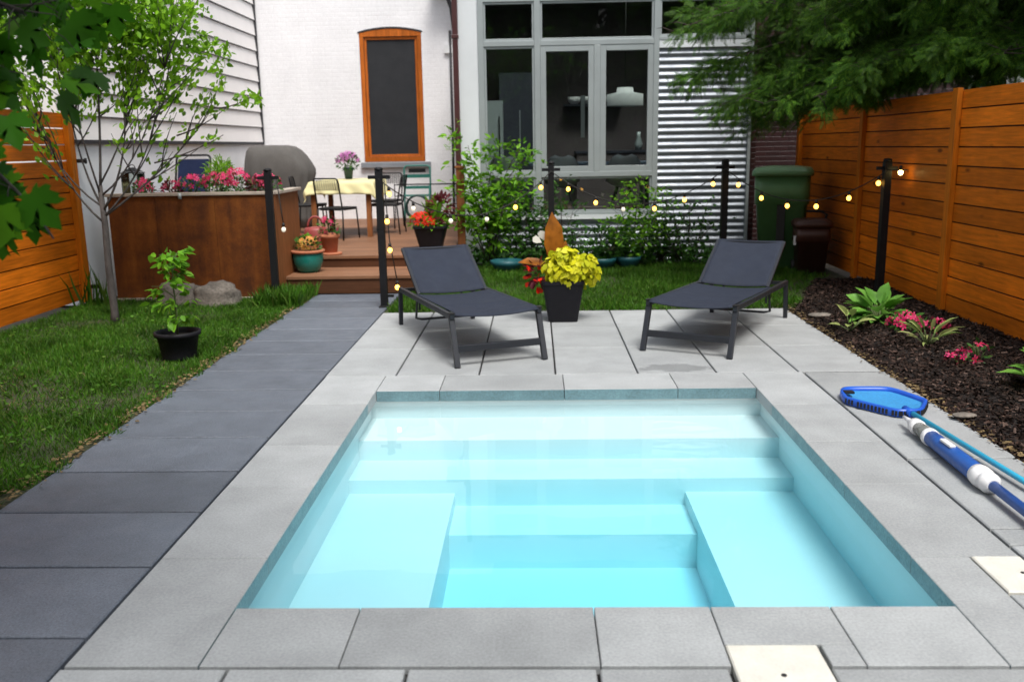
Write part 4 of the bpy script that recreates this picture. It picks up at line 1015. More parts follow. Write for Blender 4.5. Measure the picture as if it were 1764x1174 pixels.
# ================================================================== LOUNGERS
def lounger(loc, rz, label):
    t = thing('sun_lounger', label, 'sun lounger', loc, rz, 'dark sling sun loungers on the patio')
    hw = .348
    for s in (-1, 1):
        MB().bar((s*hw, .0, 0), (s*hw, .14, .375), .036, .042, (1, 0, 0)).build('leg', MT['frame'], t, None, .004)
        MB().bar((s*hw, 1.84, 0), (s*hw, 1.80, .345), .036, .036, (1, 0, 0)).build('leg', MT['frame'], t, None, .004)
        MB().bar((s*hw, .10, .368), (s*hw, 1.82, .335), .034, .042).build('side_rail', MT['frame'], t, None, .004)
        MB().tube([(s*(hw-.045), 1.36, .31), (s*(hw-.045), 1.42, .13), (s*(hw-.10), 1.43, .115), (0, 1.43, .115)], .011, 8).build('support_bracket', MT['frame'], t)
    MB().bar((-hw+.018, .05, .135), (hw-.018, .05, .135), .03, .052).build('cross_bar', MT['frame'], t, None, .004)
    MB().bar((-hw+.018, 1.80, .33), (hw-.018, 1.80, .33), .03, .03).build('cross_bar', MT['frame'], t)
    MB().bar((-hw+.018, .62, .325), (hw-.018, .62, .325), .028, .02).build('cross_bar', MT['frame'], t)
    m = MB(); nx, ny = 16, 26; vs = []
    for j in range(ny+1):
        y = .075+1.20*j/ny
        for i in range(nx+1):
            x = -1+2*i/nx
            z = .402-.033*j/ny-.030*(1-x*x)*(1-.55*math.exp(-((j-11)/1.6)**2))*(1 if 0 < j < ny else .8)
            if j == 0: z -= .018
            vs.append((x*(hw-.016), y, z))
    m.add(vs, [(j*(nx+1)+i, j*(nx+1)+i+1, (j+1)*(nx+1)+i+1, (j+1)*(nx+1)+i) for j in range(ny) for i in range(nx)], True)
    o = m.build('seat_sling', MT['fabric'], t); q = o.modifiers.new('thick', 'SOLIDIFY'); q.thickness = .006
    a = R(31); hy, hz, L = 1.285, .362, .655
    m = MB(); vs = []; ny = 16
    for j in range(ny+1):
        for i in range(nx+1):
            x = -1+2*i/nx; l = L*j/ny; d = -.022*(1-x*x)*(1-.5*(j/ny)**4)
            vs.append((x*(hw-.05), hy+l*math.cos(a)-d*math.sin(a)*-1*-1, hz+.014+l*math.sin(a)+d*math.cos(a)))
    m.add(vs, [(j*(nx+1)+i, j*(nx+1)+i+1, (j+1)*(nx+1)+i+1, (j+1)*(nx+1)+i) for j in range(ny) for i in range(nx)], True)
    o = m.build('back_sling', MT['fabric'], t); q = o.modifiers.new('thick', 'SOLIDIFY'); q.thickness = .006
    tp = (hy+L*math.cos(a), hz+L*math.sin(a))
    m = MB()
    for s in (-1, 1): m.bar((s*(hw-.042), hy, hz), (s*(hw-.042), tp[0], tp[1]), .026, .024)
    m.bar((-hw+.055, tp[0]-.012, tp[1]-.012), (hw-.055, tp[0]-.012, tp[1]-.012), .024, .024)
    m.build('backrest_frame', MT['frame'], t, None, .003)
    for s in (-1, 1): MB().bar((s*.2, hy+.42, hz+.215), (s*.2, 1.70, .15), .018, .018).build('prop_strut', MT['frame'], t)
    for s in (-1, 1): MB().box(s*(hw)-.021, s*(hw)+.021, .095, .145, .391, .397).build('end_cap', MT['black'], t)
    return t
lounger((-0.265, 6.63, 0), math.atan2(.66, 1.69), 'dark grey sling sun lounger left of the lime planted pot, foot turned to the right')
lounger((1.145, 6.865, 0), -math.atan2(.87, 1.66), 'dark grey sling sun lounger right of the lime planted pot, foot turned to the left')

# planter between the loungers
t = thing('patio_planter', 'black tapered planter with lime leaves and a bronze canna between the loungers', 'planter', (.245, 8.38, 0))
taper(.135, .195, .385, 9, .006).build('pot', MT['plant_pot'], t); MB().lathe([(.18, .34), (.001, .35)], 20, (0, 0, 0), False).build('soil', MT['potsoil'], t)
P = []; D = []; NL = []
for (c, r, n) in (((.02, -.06, .56), (.13, .12, .11), 260), ((.17, -.07, .50), (.15, .12, .10), 260), ((.02, -.14, .44), (.17, .07, .09), 210), ((.24, -.02, .42), (.10, .10, .10), 70), ((-.08, -.05, .50), (.10, .1, .08), 70), ((.10, -.16, .40), (.16, .06, .10), 60)):
    p, d = blobpts(n, c, r); P.append(p-unit(d)*.0+np.array([0, 0, .02])); NL.append(unit(d+np.array([0, -.25, .35])))
P = np.concatenate(P); NL = np.concatenate(NL); D = np.cross(np.cross(NL, np.array([0, 0, -1.])+rng.normal(size=NL.shape)*.5), NL); scatter('lime_foliage', P, D, NL+rng.normal(size=NL.shape)*.5, .060*(.6+.8*rng.random(len(P))), OVAL, MT['lime'], t, 1.6)
CN = (np.array([(0, 0, 0), (.10, .15, .06), (.2, .42, .07), (.17, .72, .03), (0, 1, -.12), (-.17, .72, .03), (-.2, .42, .07), (-.10, .15, .06), (0, .42, 0), (0, .72, -.03)]), [(0, 1, 2, 8), (2, 3, 9, 8), (3, 4, 9), (4, 5, 9), (5, 6, 8, 9), (6, 7, 0, 8)])
scatter('canna_leaf', np.array([(-.09, .04, .50), (-.06, .05, .47), (-.12, .03, .50), (-.02, .07, .45)]), np.array([(.02, 0, 1), (-.12, .15, 1), (-.9, -.12, .22), (.25, .3, 1)]), np.array([(.25, -1, .1), (-.5, -1, .2), (.1, -.6, 1), (.5, -1, .2)]), np.array([.50, .36, .30, .30]), CN, MT['canna'], t, .95)
st = MB(); st.tube([(-.07, .03, .33), (-.09, .04, .58)], .013, 8); st.tube([(-.1, .0, .33), (-.2, -.02, .40), (-.27, -.05, .40)], .006, 6); st.build('stem', MT['burg'], t)
n = 18; P, d = blobpts(n, (-.25, -.04, .41), (.06, .06, .10)); scatter('red_blossom', P, d, rng.normal(size=d.shape)+np.array([0, -1, 0]), .07, PETAL, MT['red'], t)
n = 60; P, d = blobpts(n, (-.22, -.02, .44), (.10, .08, .10)); leaves_on('burgundy_foliage', MT['burg'], t, P, d+np.array([0, 0, -.4]), .085)
scatter('white_petal', np.array([(-.17, .05, .74), (-.19, .04, .72), (-.15, .06, .72)]), np.array([(-.3, -.1, .8), (-.7, -.1, .4), (.1, 0, .9)]), np.array([(0, -1, .2), (0, -1, .3), (.2, -1, 0)]), .10, PETAL, MT['whitepetal'], t)
n = 40; P, d = blobpts(n, (-.06, .02, .40), (.2, .15, .06)); leaves_on('green_foliage', MT['leaf_dark'], t, P, d+np.array([0, 0, -.3]), .08)

# ================================================================== BINS
t = thing('wheelie_bin', 'large dark green wheelie bin by the corner of the corrugated wall', 'bin', (3.17, 11.85, 0), R(-16))
def binbody(w0, d0, w1, d1, h, e=7): return MB().loft([sring(0, 0, .03, w0, d0, 40, e), sring(0, 0, h*.70, w0+(w1-w0)*.7, d0+(d1-d0)*.7, 40, e), sring(0, 0, h*.705, w0+(w1-w0)*.7+.02, d0+(d1-d0)*.7+.02, 40, e), sring(0, 0, h, w1, d1, 40, e)], True)
binbody(.255, .28, .34, .37, 1.18).build('bin_body', MT['bingreen'], t, None)
m = MB().loft([sring(0, 0, 1.182, .375, .41, 40, 7), sring(0, 0, 1.235, .375, .41, 40, 7), sring(0, 0, 1.275, .345, .38, 40, 5), sring(0, .02, 1.295, .20, .24, 40, 4)]); m.build('lid', MT['binlid'], t)
MB().tube([(-.30, .43, 1.20), (.30, .43, 1.20)], .018, 10).build('handle', MT['bingreen'], t)
m = MB().box(-.05, .05, -.345, -.285, .25, .84); m.build('front_recess', MT['black'], t)
for s in (-1, 1): MB().tube([(s*.24, .27, .11), (s*.30, .27, .11)], .11, 18).build('wheel', MT['black'], t)
t = thing('wheelie_bin', 'small dark brown bin with a latch in front of the green bin', 'bin', (3.40, 11.3, 0), R(-8))
binbody(.165, .18, .20, .22, .57).build('bin_body', MT['binbrown'], t)
m = MB().loft([sring(0, 0, .572, .225, .24, 36, 6), sring(0, 0, .625, .23, .245, 36, 6), sring(0, 0, .665, .20, .215, 36, 4), sring(0, .0, .675, .10, .1, 36, 3)]); m.build('lid', MT['binbrown'], t)
m = MB(); m.tube([(.17, .22, .55), (.22, .27, .70), (.13, .27, .74), (-.10, .27, .74), (-.17, .22, .55)], .017, 8); m.build('handle', MT['black'], t)
MB().box(-.225, -.198, -.16, -.11, .36, .47).build('latch', MT['white'], t)
for s in (-1, 1): MB().tube([(s*.15, .18, .07), (s*.20, .18, .07)], .07, 16).build('wheel', MT['black'], t)

# ================================================================== POOL TOOLS
t = thing('leaf_skimmer', 'blue leaf skimmer net with a cyan pole lying on the right paving', 'skimmer net', (2.14, 5.42, 0))
rim = [(1.90, 5.47), (1.925, 5.62), (1.98, 5.70), (2.24, 5.69), (2.29, 5.63), (2.375, 5.40), (2.36, 5.35), (2.27, 5.19), (2.22, 5.165), (2.14, 5.16), (2.09, 5.18), (1.93, 5.40)]
def rnd(pts, it=2):
    for _ in range(it):
        o = []
        for i in range(len(pts)):
            a, b = np.array(pts[i]), np.array(pts[(i+1) % len(pts)]); o += [tuple(.8*a+.2*b), tuple(.2*a+.8*b)]
        pts = o
    return pts
rm_ = [(x-2.14, y-5.42) for x, y in rnd(rim)]; N = len(rm_)
m = MB(); c = np.mean(rm_, axis=0)
def ringz(f, z): return [(c[0]+(x-c[0])*f, c[1]+(y-c[1])*f, z) for x, y in rm_]
m.loft([ringz(1.0, .006), ringz(1.02, .02), ringz(1.01, .052), ringz(.96, .056), ringz(.90, .044), ringz(.89, .008), ringz(1.0, .006)], True, False, False)
m.build('rim', MT['blue'], t)
m = MB()
for i in range(0, N):
    x, y = rm_[i]; x2, y2 = rm_[(i+1) % N]; L = math.hypot(x2-x, y2-y)
    for k in range(max(1, int(L/.022))):
        u = k/max(1, int(L/.022)); px, py = x+(x2-x)*u, y+(y2-y)*u
        dx, dy = px-c[0], py-c[1]; q = math.hypot(dx, dy)
        if dy < .05: m.bar((c[0]+dx*1.016, c[1]+dy*1.016, .014), (c[0]+dx*1.012, c[1]+dy*1.012, .044), .010, .012)
m.build('rim_slots', MT['black'], t)
m = MB(); vs = [(c[0], c[1], .010)]
for f, z in ((.3, .010), (.6, .012), (.9, .03)): vs += [(c[0]+(x-c[0])*f, c[1]+(y-c[1])*f, z) for x, y in rm_]
fs = [(0, 1+i, 1+(i+1) % N) for i in range(N)]
for r_ in range(2): fs += [(1+r_*N+i, 1+(r_+1)*N+i, 1+(r_+1)*N+(i+1) % N, 1+r_*N+(i+1) % N) for i in range(N)]
m.add(vs, fs, True); m.build('net', MT['mesh'], t)
MB().box(-.21, -.15, .12, .17, .045, .058).build('clip', MT['black'], t)
m = MB(); m.tube([(.035, -.20, .04), (.04, -.30, .04)], .022, 12); m.build('handle_socket', MT['blue'], t)
MB().tube([(.04, -.26, .042), (.20, -2.6, .036)], .0145, 14).build('pole', MT['cyan'], t)
t = thing('pool_vacuum', 'blue handheld pool vacuum with white collars lying beside the skimmer pole', 'pool vacuum', (2.08, 4.5, 0))
def seg(name, y0, y1, r0, r1, m, n=20, prof=None):
    pts = prof or [(y0, r0), (y1, r1)]
    X = lambda y: -.012*(4.5-y)-.0
    MB().tube([(X(4.5+y-0)+0 if False else -.0+.02*(y), y, .054) for y, _ in pts], [r for _, r in pts], n).build(name, m, t)
seg('nozzle', 0, 0, 0, 0, MT['white'], 16, [(.52, .008), (.44, .016), (.37, .022), (.36, .042), (.31, .044), (.30, .036)])
seg('clear_chamber', 0, 0, 0, 0, MT['clear'], 18, [(.30, .036), (.17, .038)])
seg('collar', 0, 0, 0, 0, MT['white'], 20, [(.17, .042), (.165, .047), (.135, .047), (.13, .042)])
seg('pump_body', 0, 0, 0, 0, MT['bluebody'], 22, [(.13, .041), (.0, .043), (-.38, .046), (-.40, .044)])
seg('coupling', 0, 0, 0, 0, MT['white'], 22, [(-.40, .050), (-.43, .053), (-.47, .052), (-.475, .044), (-.49, .044), (-.495, .049), (-.53, .049), (-.54, .036), (-.56, .030)])
MB().box(-.03, .0, -.15, -.03, .094, .108).build('switch', MT['white'], t, None, .004)
seg('pole', 0, 0, 0, 0, MT['bluebody'], 16, [(-.555, .024), (-1.9, .024)])

# ================================================================== TREES AND SHRUBS
def curve(p0, p1, bend, n=8):
    p0, p1, bend = Vector(p0), Vector(p1), Vector(bend); return [p0.lerp(p1, i/n)+bend*(4*(i/n)*(1-i/n)) for i in range(n+1)]
# young tree in the left lawn
t = thing('young_tree', 'slender young tree with light green leaves standing in the left lawn', 'tree', (-4.12, 8.59, 0))
m = MB()
m.tube([(0, 0, -.05), (0.01, 0, .08), (0.0, 0, .5), (.005, .01, .95), (.0, .0, 1.3)], [.05, .036, .033, .029, .022], 12)
LP = []; LD = []
brs = [((.0, 0, 1.0), (1.05, .25, 2.0), (.10, 0, .0), .022), ((.0, 0, 1.05), (.35, -.1, 2.5), (.12, 0, -.1), .024), ((.0, 0, 1.1), (-.25, .1, 2.6), (-.08, 0, -.1), .022), ((0, 0, .95), (-.52, -.15, 2.3), (-.06, 0, -.15), .020),
       ((0, 0, 1.25), (.05, .15, 3.3), (.03, 0, 0), .026), ((.0, 0, 1.0), (.72, .1, 2.55), (.1, 0, -.15), .020), ((0, 0, 1.2), (-.1, -.4, 2.9), (0, -.05, 0), .018), ((0, 0, 1.3), (.55, .35, 3.1), (.06, 0, -.1), .018), ((0, 0, 1.1), (-.85, .2, 2.7), (-.1, 0, -.2), .017), ((.0, 0, 1.2), (.95, -.15, 2.9), (.05, 0, -.25), .018)]
for (a, b, bd, r) in brs:
    c = curve(a, b, bd, 9); m.tube(c, [r*.55*(1-.8*i/9) for i in range(10)], 8)
    for k in range(9):
        i = random.randint(3, 8); s0 = c[i]; d = (c[min(9, i+1)]-c[i-1]).normalized()+Vector((random.gauss(0, .5), random.gauss(0, .5), random.gauss(.45, .3)))
        L = random.uniform(.3, .75); e = s0+d.normalized()*L
        cc = curve(s0, e, (random.gauss(0, .03), random.gauss(0, .03), -.03), 5); m.tube(cc, [.008*(1-.7*q/5) for q in range(6)], 5)
        for j in range(random.randint(30, 60)):
            u = random.random()**.6; p = s0.lerp(e, u)
            if p.z < 1.95 and random.random() < .75: continue
            if p.z < 2.3 and random.random() < .3: continue
            q = Vector((random.gauss(0, .05), random.gauss(0, .05), random.gauss(0, .05)))
            LP.append(p+q); LD.append(d+Vector((random.gauss(0, .6), random.gauss(0, .6), random.gauss(-.1, .5))))
m.build('trunk', MT['bark'], t)
LP = np.array([tuple(p) for p in LP]); LD = np.array([tuple(p) for p in LD])
ex1 = []
for (cc, r, n) in (((-.1, 0, 2.95), (.85, .5, .5), 2600), ((.75, 0, 2.72), (.45, .35, .32), 1000), ((1.1, .1, 2.5), (.22, .25, .2), 200), ((.2, -.1, 2.62), (.5, .4, .3), 900), ((-.6, .1, 2.6), (.45, .4, .45), 1000), ((.15, 0, 3.5), (.9, .6, .5), 1300), ((-.55, 0, 3.1), (.5, .4, .4), 1300), ((.35, 0, 2.85), (.5, .4, .3), 900), ((1.42, .2, 2.08), (.14, .15, .08), 55), ((1.12, .2, 1.98), (.13, .12, .05), 26), ((1.05, .2, 1.72), (.1, .1, .05), 16), ((-.2, 0, 2.25), (.3, .3, .2), 120), ((.75, .1, 2.2), (.2, .2, .15), 60)):
    p, d = blobpts(n, cc, r, .3); nn = np.array([mnoise.noise(Vector(q)*5) for q in p]); p = p[nn > -.12]; ex1.append(p)
E1 = np.concatenate(ex1); LP = np.concatenate([LP, E1]); LD = np.concatenate([LD, rdir(len(E1), 0)])
leaves_on('crown', MT['leaf_tree'], t, LP, LD, rng.uniform(.045, .085, len(LP)), OVAL, 1.1, .8)
m = MB()
for (a, b) in (((1.05, .25, 2.0), (1.45, .2, 2.1)), ((.5, .1, 1.5), (1.15, .2, 1.75)), ((.7, .2, 1.75), (1.2, .2, 2.0))): m.tube(curve(a, b, (0, 0, -.03), 6), [.008*(1-.6*q/6) for q in range(7)], 5)
m.build('branch', MT['twig'], t)

# near maple: trunk outside the frame at left, low leafy branches reach in
t = thing('maple_tree', 'maple tree with large lobed dark green leaves hanging in from the left', 'tree', (-3.24, 2.1, 0))
m = MB(); m.tube([(0, 0, -.05), (.02, 0, .8), (-.02, .05, 1.8), (.05, 0, 3.2), (0, 0, 4.6)], [.17, .13, .12, .10, .05], 14)
P = []; D = []
def branch(a, b, bend, r, nt_, spread, lmin=.3):
    c = curve(a, b, bend, 10); m.tube(c, [r*(1-.75*i/10) for i in range(11)], 7)
    for k in range(nt_):
        u = lmin+(1-lmin)*random.random(); i = min(9, int(u*10)); p = c[i].lerp(c[i+1], u*10-i)
        e = p+Vector((random.gauss(0, spread), random.gauss(0, spread), random.gauss(-.05, spread*.8)))
        m.tube([p, p.lerp(e, .6)+Vector((0, 0, .03)), e], [.0025, .002, .0015], 4)
        P.append(tuple(e)); D.append((random.gauss(.2, .5), random.gauss(-.1, .5), -random.uniform(.3, 1.3)))
# target pieces relative to the trunk base (-3.1, 2.1)
branch((.0, 0, 1.9), (1.70, .75, 2.02), (0, 0, .22), .03, 170, .12, .4)
branch((.0, 0, 2.2), (1.85, .5, 2.28), (0, 0, .15), .03, 230, .14, .4)
branch((.0, 0, 1.7), (1.66, .45, 1.62), (0, 0, .24), .022, 110, .10, .5)
branch((1.2, .5, 1.72), (1.84, .5, 1.36), (.06, 0, .10), .012, 17, .055, .3)
branch((1.2, .3, 1.9), (1.62, .6, 1.74), (0, 0, .05), .012, 34, .08, .2)
branch((.0, 0, 2.6), (1.7, 1.0, 2.9), (0, 0, .1), .035, 120, .22, .3)
branch((.0, 0, 2.8), (.4, 2.0, 3.2), (0, 0, .2), .035, 90, .28, .3)
branch((.0, 0, 3.0), (-1.2, .6, 3.4), (0, 0, .2), .035, 70, .28, .3)
branch((.0, 0, 2.9), (.5, -1.6, 3.3), (0, 0, .2), .035, 80, .28, .3)
branch((.0, 0, 3.5), (1.8, -.6, 3.6), (0, 0, .2), .035, 110, .28, .3)
for (b, n_) in (((2.4, -1.5, 3.3), 170), ((3.2, -.6, 3.6), 190), ((4.4, -1.2, 3.9), 190), ((1.6, -.2, 3.3), 170), ((2.6, .5, 3.9), 150), ((3.6, -2.6, 3.7), 150)): branch((.02, 0, 3.0), b, (0, 0, .3), .04, n_, .42, .25)  # unseen overhead branches added to dim the near paving
branch((.0, 0, 2.0), (1.62, .95, 2.16), (0, 0, .1), .02, 130, .13, .5)
branch((.0, 0, 1.8), (1.58, .65, 1.86), (0, 0, .1), .02, 110, .12, .5)
m.build('trunk', MT['bark'], t)
P += [(1.83, .28, 1.47), (1.90, .30, 1.50)]; D += [(-.15, 0, -1), (.5, 0, -.8)]
P = np.array(P); D = np.array(D); n = len(P)
U = np.stack([rng.normal(size=n)*.5, -.9+rng.normal(size=n)*.5, .7+rng.normal(size=n)*.4], 1)
scatter('crown', P, D, U, rng.uniform(.07, .115, n), MAPLE, MT['leaf_maple'], t)

# conifer leaning over the right fence
t = thing('cedar_tree', 'big dark green cedar with drooping sprays leaning over the right fence', 'tree', (5.6, 9.8, 0))
m = MB(); m.tube([(0, 0, -.05), (-.05, 0, 1.5), (-.1, .05, 3.2), (0, 0, 5), (0, 0, 7)], [.24, .2, .17, .12, .04], 14)
P = []; D = []; SZ = []
def cbranch(a, b, bend, r, n, w, droop=.9):
    c = curve(a, b, bend, 12); m.tube(c, [max(.004, r*(1-.9*i/12)) for i in range(13)], 6)
    nc = max(8, n//6)
    for k in range(nc):
        u = .15+.85*((k+random.random())/nc)**.85; i = min(11, int(u*12)); p = c[i].lerp(c[i+1], u*12-i)
        dr = (c[i+1]-c[i]).normalized(); ww = w*(1.05-.45*u)
        q = p+Vector((random.gauss(0, ww), random.gauss(0, ww), random.gauss(-.35*ww, ww*.55)))
        m.tube([p, p.lerp(q, .6)+Vector((0, 0, .02)), q], [.006, .004, .002], 4)
        ax = (dr*.7+(q-p)*1.6+Vector((random.gauss(0, .25), random.gauss(0, .25), -.35))).normalized()
        for j in range(random.randint(26, 44)):
            o_ = Vector((random.gauss(0, 1), random.gauss(0, 1), random.gauss(0, .8)))
            P.append(tuple(q+ax*random.uniform(-.14, .10)+o_*.035)); D.append(tuple(ax*.9+o_*.55)); SZ.append(random.uniform(.075, .165))
O = Vector((5.6, 9.8, 0))
def W(x, y, z): return Vector((x, y, z))-O
for (b, z0, n, w_) in [((1.75, 10.6, 2.95), 3.3, 330, .24), ((1.50, 10.3, 2.25), 2.9, 330, .20), ((1.95, 9.9, 1.98), 2.7, 300, .17), ((2.35, 9.7, 1.98), 2.6, 280, .17), ((2.15, 10.2, 1.86), 2.7, 260, .16), ((2.55, 10.3, 1.80), 2.7, 240, .15), ((1.42, 10.2, 2.75), 3.2, 260, .2), ((3.4, 12.2, 2.4), 3.2, 260, .25), ((2.6, 12.4, 3.2), 3.8, 260, .3), ((2.75, 9.3, 2.02), 2.6, 260, .16), ((2.3, 10.4, 2.5), 3.1, 330, .25), ((3.1, 9.0, 2.25), 2.8, 280, .18),
                  ((3.6, 8.6, 2.30), 2.8, 280, .18), ((4.1, 8.4, 2.30), 2.8, 260, .18), ((4.5, 8.0, 2.30), 2.8, 260, .18), ((2.9, 9.6, 2.8), 3.4, 380, .28), ((2.3, 9.2, 3.2), 3.7, 330, .28), ((3.6, 8.6, 2.9), 3.5, 380, .28), ((4.4, 7.8, 2.8), 3.4, 340, .28), ((3.0, 8.4, 3.3), 3.9, 330, .28), ((1.9, 10.9, 3.4), 3.8, 330, .28),
                  ((4.2, 7.6, 3.3), 4.2, 340, .3), ((2.6, 11.6, 2.2), 3.0, 260, .2), ((3.2, 11.4, 2.4), 3.0, 260, .22), ((3.9, 12.0, 2.5), 3.2, 240, .22), ((4.9, 7.2, 2.5), 3.0, 260, .2), ((2.2, 9.6, 3.8), 4.5, 330, .34), ((3.4, 8.0, 4.0), 4.8, 330, .34), ((4.6, 7.3, 4.0), 4.8, 300, .34), ((6.6, 7.4, 3.0), 4.0, 200, .4), ((7.8, 9.5, 3.2), 4.2, 200, .4), ((6.5, 11.9, 3.2), 4.2, 200, .4),
                  ((3.4, 10.2, 2.05), 2.6, 260, .16), ((2.95, 10.0, 1.90), 2.5, 200, .13), ((4.2, 9.0, 2.15), 2.6, 240, .14), ((4.9, 8.2, 2.2), 2.6, 240, .16), ((3.9, 10.4, 3.0), 3.6, 300, .3), ((3.0, 11.0, 5.0), 5.6, 260, .4), ((4.0, 8.5, 5.2), 5.8, 260, .4), ((6.0, 8.0, 5.4), 6.0, 220, .4), ((5.5, 11.5, 5.2), 6.0, 220, .4)]:
    b = W(*b); a = Vector((-.05, 0, z0)); cbranch(a, b, (0, 0, .10*(b-a).length*.6), .03, n, w_)
m.build('trunk', MT['twig'], t)
P = np.array(P); D = np.array(D); n = len(P)
kk = (P[:, 2] > 1.66)&(P[:, 0]+5.6 > 1.42+.16*rng.random(n))&~((P[:, 0]+5.6 > 2.95)&(P[:, 2] < 1.98)); P, D, SZ = P[kk], D[kk], np.array(SZ)[kk]; n = len(P)
U = np.stack([-.5+rng.normal(size=n)*.6, -.7+rng.normal(size=n)*.6, .6+rng.normal(size=n)*.5], 1)
scatter('crown', P, D, U, SZ, SPRAY, MT['cedar'], t)

# shrubs in front of the extension
def shrub(name, label, loc, canes, leafm, ln, size, tm=OVAL, group='shrubs before the extension', wid=1.0):
    t = thing(name, label, 'shrub', loc, 0, group); m = MB(); P = []; D = []; ln = int(ln*1.3)
    for (b, bd) in canes:
        b = Vector(b); a = Vector((random.gauss(0, .04), random.gauss(0, .03), -.02)); c = curve(a, b, bd, 8); m.tube(c, [.011*(1-.75*i/8) for i in range(9)], 6)
        for k in range(ln):
            u = .28+.72*random.random(); i = min(7, int(u*8)); p = c[i].lerp(c[i+1], u*8-i)
            L = random.uniform(.03, .22); d = Vector((random.gauss(0, 1), random.gauss(0, .8), random.gauss(.25, .5))).normalized(); e = p+d*L
            if k % 3 == 0: m.tube([p, e], [.003, .002], 4)
            for q in range(3):
                P.append(tuple(e+Vector((random.gauss(0, .025), random.gauss(0, .025), random.gauss(0, .02))))); D.append(tuple(d+Vector((random.gauss(0, .6), random.gauss(0, .6), random.gauss(-.1, .4)))))
    m.build('stem', MT['twig'], t); P = np.array(P); n = len(P)
    leaves_on('foliage', leafm, t, P, np.array(D), size*(.7+.6*rng.random(n)), tm, wid, .7); return t
shrub('leafy_shrub', 'tall loose light green shrub in front of the left extension window', (-.62, 12.15, 0),
      [((-.50, -.2, 1.85), (.05, 0, 0)), ((-.25, -.1, 1.62), (0, 0, 0)), ((.15, -.1, 1.62), (-.1, 0, .1)), ((.42, -.1, 1.55), (-.1, 0, .15)), ((.62, -.05, 1.50), (-.15, 0, .25)), ((.40, -.2, 1.2), (-.05, 0, .1)), ((-.1, -.15, 1.25), (.03, 0, 0)), ((-.42, -.2, 1.15), (0, 0, .05)), ((.55, -.1, .95), (-.1, 0, .15)), ((.2, -.2, .85), (0, 0, .05)), ((-.45, -.2, .75), (0, 0, .1))], MT['leaf_shrub'], 46, .085, NARROW, wid=2.1)
shrub('leafy_shrub', 'dark green shrub behind the middle planter under the low window', (.28, 12.25, 0), [((-.25, -.1, .85), (0, 0, 0)), ((.05, -.1, 1.05), (0, 0, 0)), ((.22, -.1, .75), (0, 0, 0)), ((-.4, -.1, .6), (0, 0, .05)), ((.35, -.1, .45), (0, 0, .05)), ((.0, -.2, .5), (0, 0, 0))], MT['leaf_dark'], 34, .07, NARROW, wid=2.0)
shrub('leafy_shrub', 'bright green shrub below the right end of the low window', (1.33, 12.2, 0), [((-.25, -.1, .95), (0, 0, 0)), ((.02, -.1, 1.10), (0, 0, 0)), ((.28, -.1, 1.08), (0, 0, 0)), ((-.38, -.1, .55), (0, 0, .1)), ((.4, -.1, .8), (0, 0, .1)), ((.1, -.2, .6), (0, 0, 0)), ((-.2, -.2, .4), (0, 0, 0))], MT['leaf_shrub'], 34, .062, OVAL, wid=1.2)
shrub('leafy_shrub', 'sparse small leaved shrub against the corrugated steel beside the post', (2.02, 12.25, 0), [((-.2, -.1, .75), (0, 0, 0)), ((.02, -.1, .85), (0, 0, 0)), ((.25, -.1, .83), (0, 0, 0)), ((.4, -.1, .6), (0, 0, .05)), ((-.3, -.15, .45), (0, 0, 0))], MT['leaf_dark'], 22, .055, OVAL, wid=1.1)
shrub('leafy_shrub', 'low round dark shrub at the foot of the wall right of the middle planter', (.98, 12.1, 0), [((-.15, -.1, .5), (0, 0, 0)), ((.1, -.1, .55), (0, 0, 0)), ((.25, -.1, .4), (0, 0, 0)), ((-.3, -.1, .3), (0, 0, 0)), ((.05, -.2, .3), (0, 0, 0))], MT['leaf_dark'], 40, .06, OVAL, wid=1.2)
# low plants and bowls at the wall foot
shrub('leafy_shrub', 'dark leafy shrub between the light shrub and the middle planter at the wall', (-.12, 12.28, 0), [((-.3, -.1, .8), (0, 0, 0)), ((.0, -.1, 1.0), (0, 0, 0)), ((.25, -.1, .9), (0, 0, 0)), ((-.1, -.2, .5), (0, 0, 0)), ((.3, -.2, .45), (0, 0, 0))], MT['leaf_dark'], 36, .065, OVAL, wid=1.1)
shrub('leafy_shrub', 'dark small shrub right of the bright green one below the cladding', (1.70, 12.3, 0), [((-.2, -.1, .7), (0, 0, 0)), ((.05, -.1, .85), (0, 0, 0)), ((.3, -.1, .6), (0, 0, 0)), ((-.1, -.2, .4), (0, 0, 0)), ((.2, -.2, .35), (0, 0, 0))], MT['leaf_dark'], 32, .06, OVAL, wid=1.1)
n = 2600; x = rng.uniform(-1.0, 2.8, n); y = rng.uniform(11.95, 12.55, n); k = n2(x, y, 2.0, 5.0) > -.25; x, y = x[k], y[k]
D_ = np.stack([rng.normal(size=len(x))*.8, rng.normal(size=len(x))*.8, np.full(len(x), .7)], 1)
tag(leaves_on('ground_cover', MT['leaf_dark'], None, np.stack([x, y, rng.uniform(.02, .22, len(x))], 1), D_, rng.uniform(.05, .10, len(x))), 'low leafy ground cover along the foot of the corrugated wall', 'ground cover', None, 'stuff')
for x, y, r, lb in ((-.38, 11.75, .22, 'turquoise bowl on the soil under the leafy shrub'), (.86, 11.9, .20, 'turquoise bowl right of the middle planter by the wall'), (1.22, 12.0, .17, 'small turquoise bowl behind the low dark shrub')):
    o = MB().lathe([(r*.45, 0), (r*.6, .015), (r*.95, .10), (r, .15), (r*.94, .152), (r*.85, .10), (.001, .06)], 28, (0, 0, 0), True, False).build('garden_bowl', MT['bowl'], None)
    o.location = (x, y, .0); tag(o, lb, 'bowl', 'turquoise bowls by the wall')

